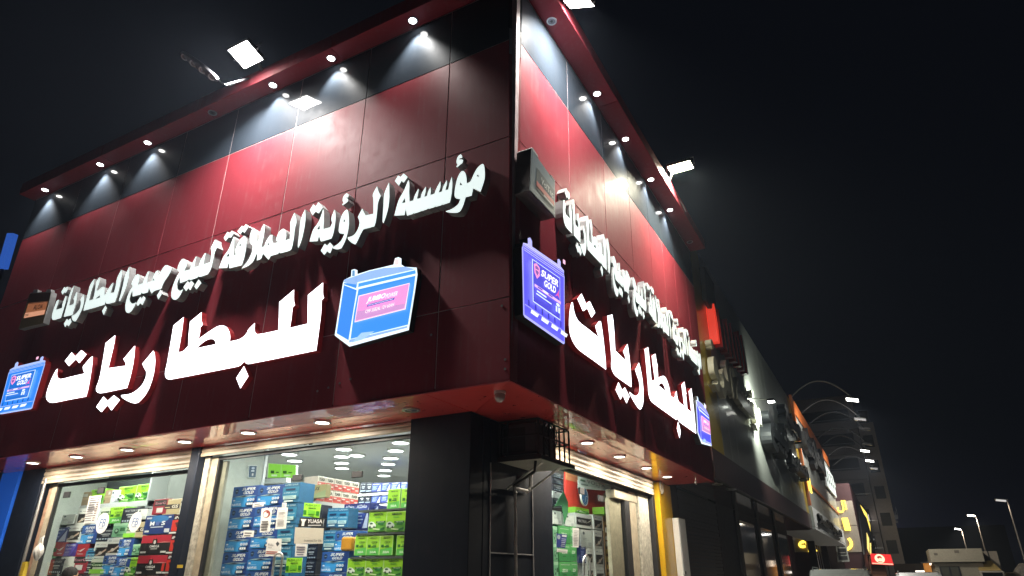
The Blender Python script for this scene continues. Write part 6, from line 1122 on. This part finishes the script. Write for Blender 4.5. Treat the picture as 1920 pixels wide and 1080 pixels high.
for x in (p.x, (p.x + q.x) / 2, q.x): MB().box(x - .05, x + .05, KY - .06, KY - .032, q.z, p.z).build('frame', M_DARK, wf)
t0, t1 = kz(1838, 1030), kz(1874, 1032); tr = thing('box_truck', 'box truck with a cream wind deflector over its cab', 'truck', (t0.x + 1, KY - 1, 0)); MB().box(t0.x, t1.x, KY + 1.6, KY + 7, .9, t1.z).build('cargo_box', mat('truck_box', (.26, .22, .17), .6, noise=.1), tr); MB().box((t0.x + t1.x) / 2 - .03, (t0.x + t1.x) / 2 + .03, KY + 1.57, KY + 1.6, .9, t1.z).build('door_seam', M_DARK, tr)
d0, d1 = kz(1830, 1051), kz(1878, 1070); MB().hexa([(d0.x, KY - .3, d1.z), (d1.x, KY - .3, d1.z), (d1.x, KY + 1.4, d1.z), (d0.x, KY + 1.4, d1.z), (d0.x + .05, KY + .5, d0.z), (d1.x - .35, KY + .5, d0.z), (d1.x - .35, KY + 1.4, d0.z), (d0.x + .05, KY + 1.4, d0.z)]).build('wind_deflector', mat('deflector_cream', (.42, .30, .11), .5), tr, bevel=.05)
MB().box(d0.x, d1.x + .1, KY - .5, KY + 1.5, .5, d1.z - .01).build('cab', mat('truck_cab', (.30, .27, .22), .5), tr, bevel=.06); MB().box(d0.x + .12, d1.x - .05, KY - .53, KY - .505, 1.2, d1.z - .12).build('windscreen', mat('car_glass', (.012, .014, .016), .06, coat=1), tr)
for x in (d0.x + .2, d1.x - .1):
    for y in (KY + .3, KY + 5.4): MB().cyl((x - .12, y, .45), (1, 0, 0), .45, .26, 16).build('wheel', mat('tyre', (.02, .02, .02), .8), tr)
o0, o1 = PY(1732, 1056, 70), PY(1750, 1080, 70); r = thing('orange_kiosk', 'small orange-lit kiosk beside the pale cabin', 'kiosk', (o0.x, 70, 0)); MB().box(o0.x, o1.x, 70, 73, 0, o0.z).build('wall', mat('kiosk_orange_glow', (.4, .16, .03), .6, emit=(.9, .35, .06), es=.30), r); MB().box(o0.x - .2, o1.x + .2, 69.6, 73, o0.z, o0.z + .12).build('roof', M_DARK, r); lx = PY(1744, 1053, 69.5); MB().box(lx.x - .1, lx.x + .1, 69.4, 69.6, lx.z - .3, lx.z + .25).build('lamp', glow('kiosk_lamp', (1, .8, .6), 2.5), r)  # wall colour glows by itself in place of orange lamplight
p = PY(1727, 1072, 80); o = MB().box(p.x - .5, p.x + .5, 80, 80.3, p.z - .12, p.z + .12).build('lit_board', glow('far_lit_board', (1, .9, .8), 1.6)); tag(o, 'tiny white lit board at the foot of the orange kiosk', 'sign')
p = PY(1715, 1066, 85); o = MB().box(p.x - 2.0, p.x + 1.6, 85, 90, 0, p.z + .5).build('low_hut', mat('hut_brown', (.08, .06, .05), .8)); tag(o, 'low dark hut left of the orange kiosk', 'hut')
p = PY(1912, 1070, 60); o = MB(); bm_ = bmesh.new(); bmesh.ops.create_icosphere(bm_, subdivisions=3, radius=1)
for v in bm_.verts: v.co = Vector((v.co.x * 1.3, v.co.y * 1.2, max(v.co.z, 0) * (p.z + .35))) * (1 + .12 * math.sin(5 * v.co.x + 3 * v.co.y) + .06 * math.sin(13 * v.co.z))
me = bpy.data.meshes.new('rubble_heap'); bm_.to_mesh(me); bm_.free(); me.materials.append(mat('rubble', (.22, .19, .16), .9, noise=.5, nscale=3, bump=1, bscale=8)); o = bpy.data.objects.new('rubble_heap', me); COL.objects.link(o); o.location = (p.x, 60, 0); tag(o, 'pale heap of rubble at the right edge of the lot', 'heap')
# street lamps across the lot
for i, (top, Y, lit) in enumerate((((1830, 968), 85, 1.0), ((1803, 993), 105, .8), ((1889, 940), 62, .12), ((1775, 1028), 165, .8))):
    t = PY(*top, Y); r = thing('street_lamp', ['tall street lamp with the brightest warm head above the lot', 'street lamp with a bright slanted head above the pale cabin', 'tall dim street lamp at the right edge of the lot', 'most distant street lamp, its head just above the cabin roof'][i], 'street lamp', (t.x, Y, 0), 'street lamps across the lot')
    MB().tube([(t.x, Y, 0), (t.x, Y, t.z * .5), (t.x, Y, t.z)], .085, 8, r_end=.055).build('pole', mat('galvanised_pole', (.24, .22, .20), .5, .3), r)
    h = Vector((t.x - .3, Y, t.z + .1)); MB().hexa([h + Vector(q) for q in ((-.5, -.2, .02), (.35, -.2, -.12), (.35, .2, -.12), (-.5, .2, .02), (-.5, -.18, .15), (.35, -.18, .05), (.35, .18, .05), (-.5, .18, .15))]).build('head', M_DARK if lit > .5 else M_STEEL, r)
    MB().hexa([h + Vector(q) for q in ((-.46, -.21, -.02), (.2, -.21, -.13), (.2, .16, -.13), (-.46, .16, -.02), (-.46, -.21, .09), (.2, -.21, -.01), (.2, .16, -.125), (-.46, .16, -.015))]).build('lens', glow('street_lens_%d' % i, (1, .90, .74) if i == 0 else (1, .96, .92), 16 * lit if lit > .5 else .5), r)
    lamp('SPOT', 'street_beam', (t.x - .5, Y - .25, t.z - .12), 900 * lit, (1, .86, .66), r, .25, aim=(.12, .02, -1), spot=R(150), blend=.5)
# ---- neighbour at the left
nb = thing('neighbour_shop', 'dark shop next to the left end of the red fascia with a blue corner strip', 'building', (-17, 4, 0)); MB().box(-26, -11.46, 1.0, 10, .13, 3.9).build('wall', mat('neighbour_wall', (.012, .014, .02), .5), nb)
b0_, b1_ = PY(0, 985, .98), PY(34, 874, .98)
MB().box(-11.44, -10.84, .96, 1.3, .13, 3.39).build('blue_strip', mat('blue_strip', (.015, .10, .50), .35, coat=.4, emit=(.01, .13, .72), es=.22), nb)
r = thing('blue_sign', 'slanted blue lit sign strip at the left edge high up', 'sign', PY(10, 470, 3.0)); cns = [PY(*q, 3.0) for q in ((-6, 502), (6, 502), (25, 437), (13, 437))]; mb = MB(); mb.add(cns + [c + Vector((0, .15, 0)) for c in cns], [(0, 1, 2, 3), (7, 6, 5, 4)] + [(i, (i + 1) % 4, (i + 1) % 4 + 4, i + 4) for i in range(4)]); mb.build('lit_face', glow('blue_sign_lit', (.03, .12, .55), .55), r)
MB().tube([PY(5, 505, 3.1), Vector((PY(5, 505, 3.1).x, 3.1, 3.9))], .05, 6).build('post', M_DARK, r)
# ================================================================== ADDED HAZE: thin volume over the whole place, imitates lens bloom around lamps
hz = MB().box(-275, 315, -275, 435, -1.4, 27.0).build('haze', []); hz['kind'] = 'stuff'
hm_ = bpy.data.materials.new('bloom_haze'); hm_.use_nodes = True; n = hm_.node_tree; n.nodes.clear(); o = n.nodes.new('ShaderNodeOutputMaterial'); v = n.nodes.new('ShaderNodeVolumePrincipled')
v.inputs['Color'].default_value = (.66, .78, 1, 1); v.inputs['Density'].default_value = .0009; v.inputs['Anisotropy'].default_value = .3
n.links.new(v.outputs[0], o.inputs['Volume']); hz.data.materials.clear(); hz.data.materials.append(hm_)
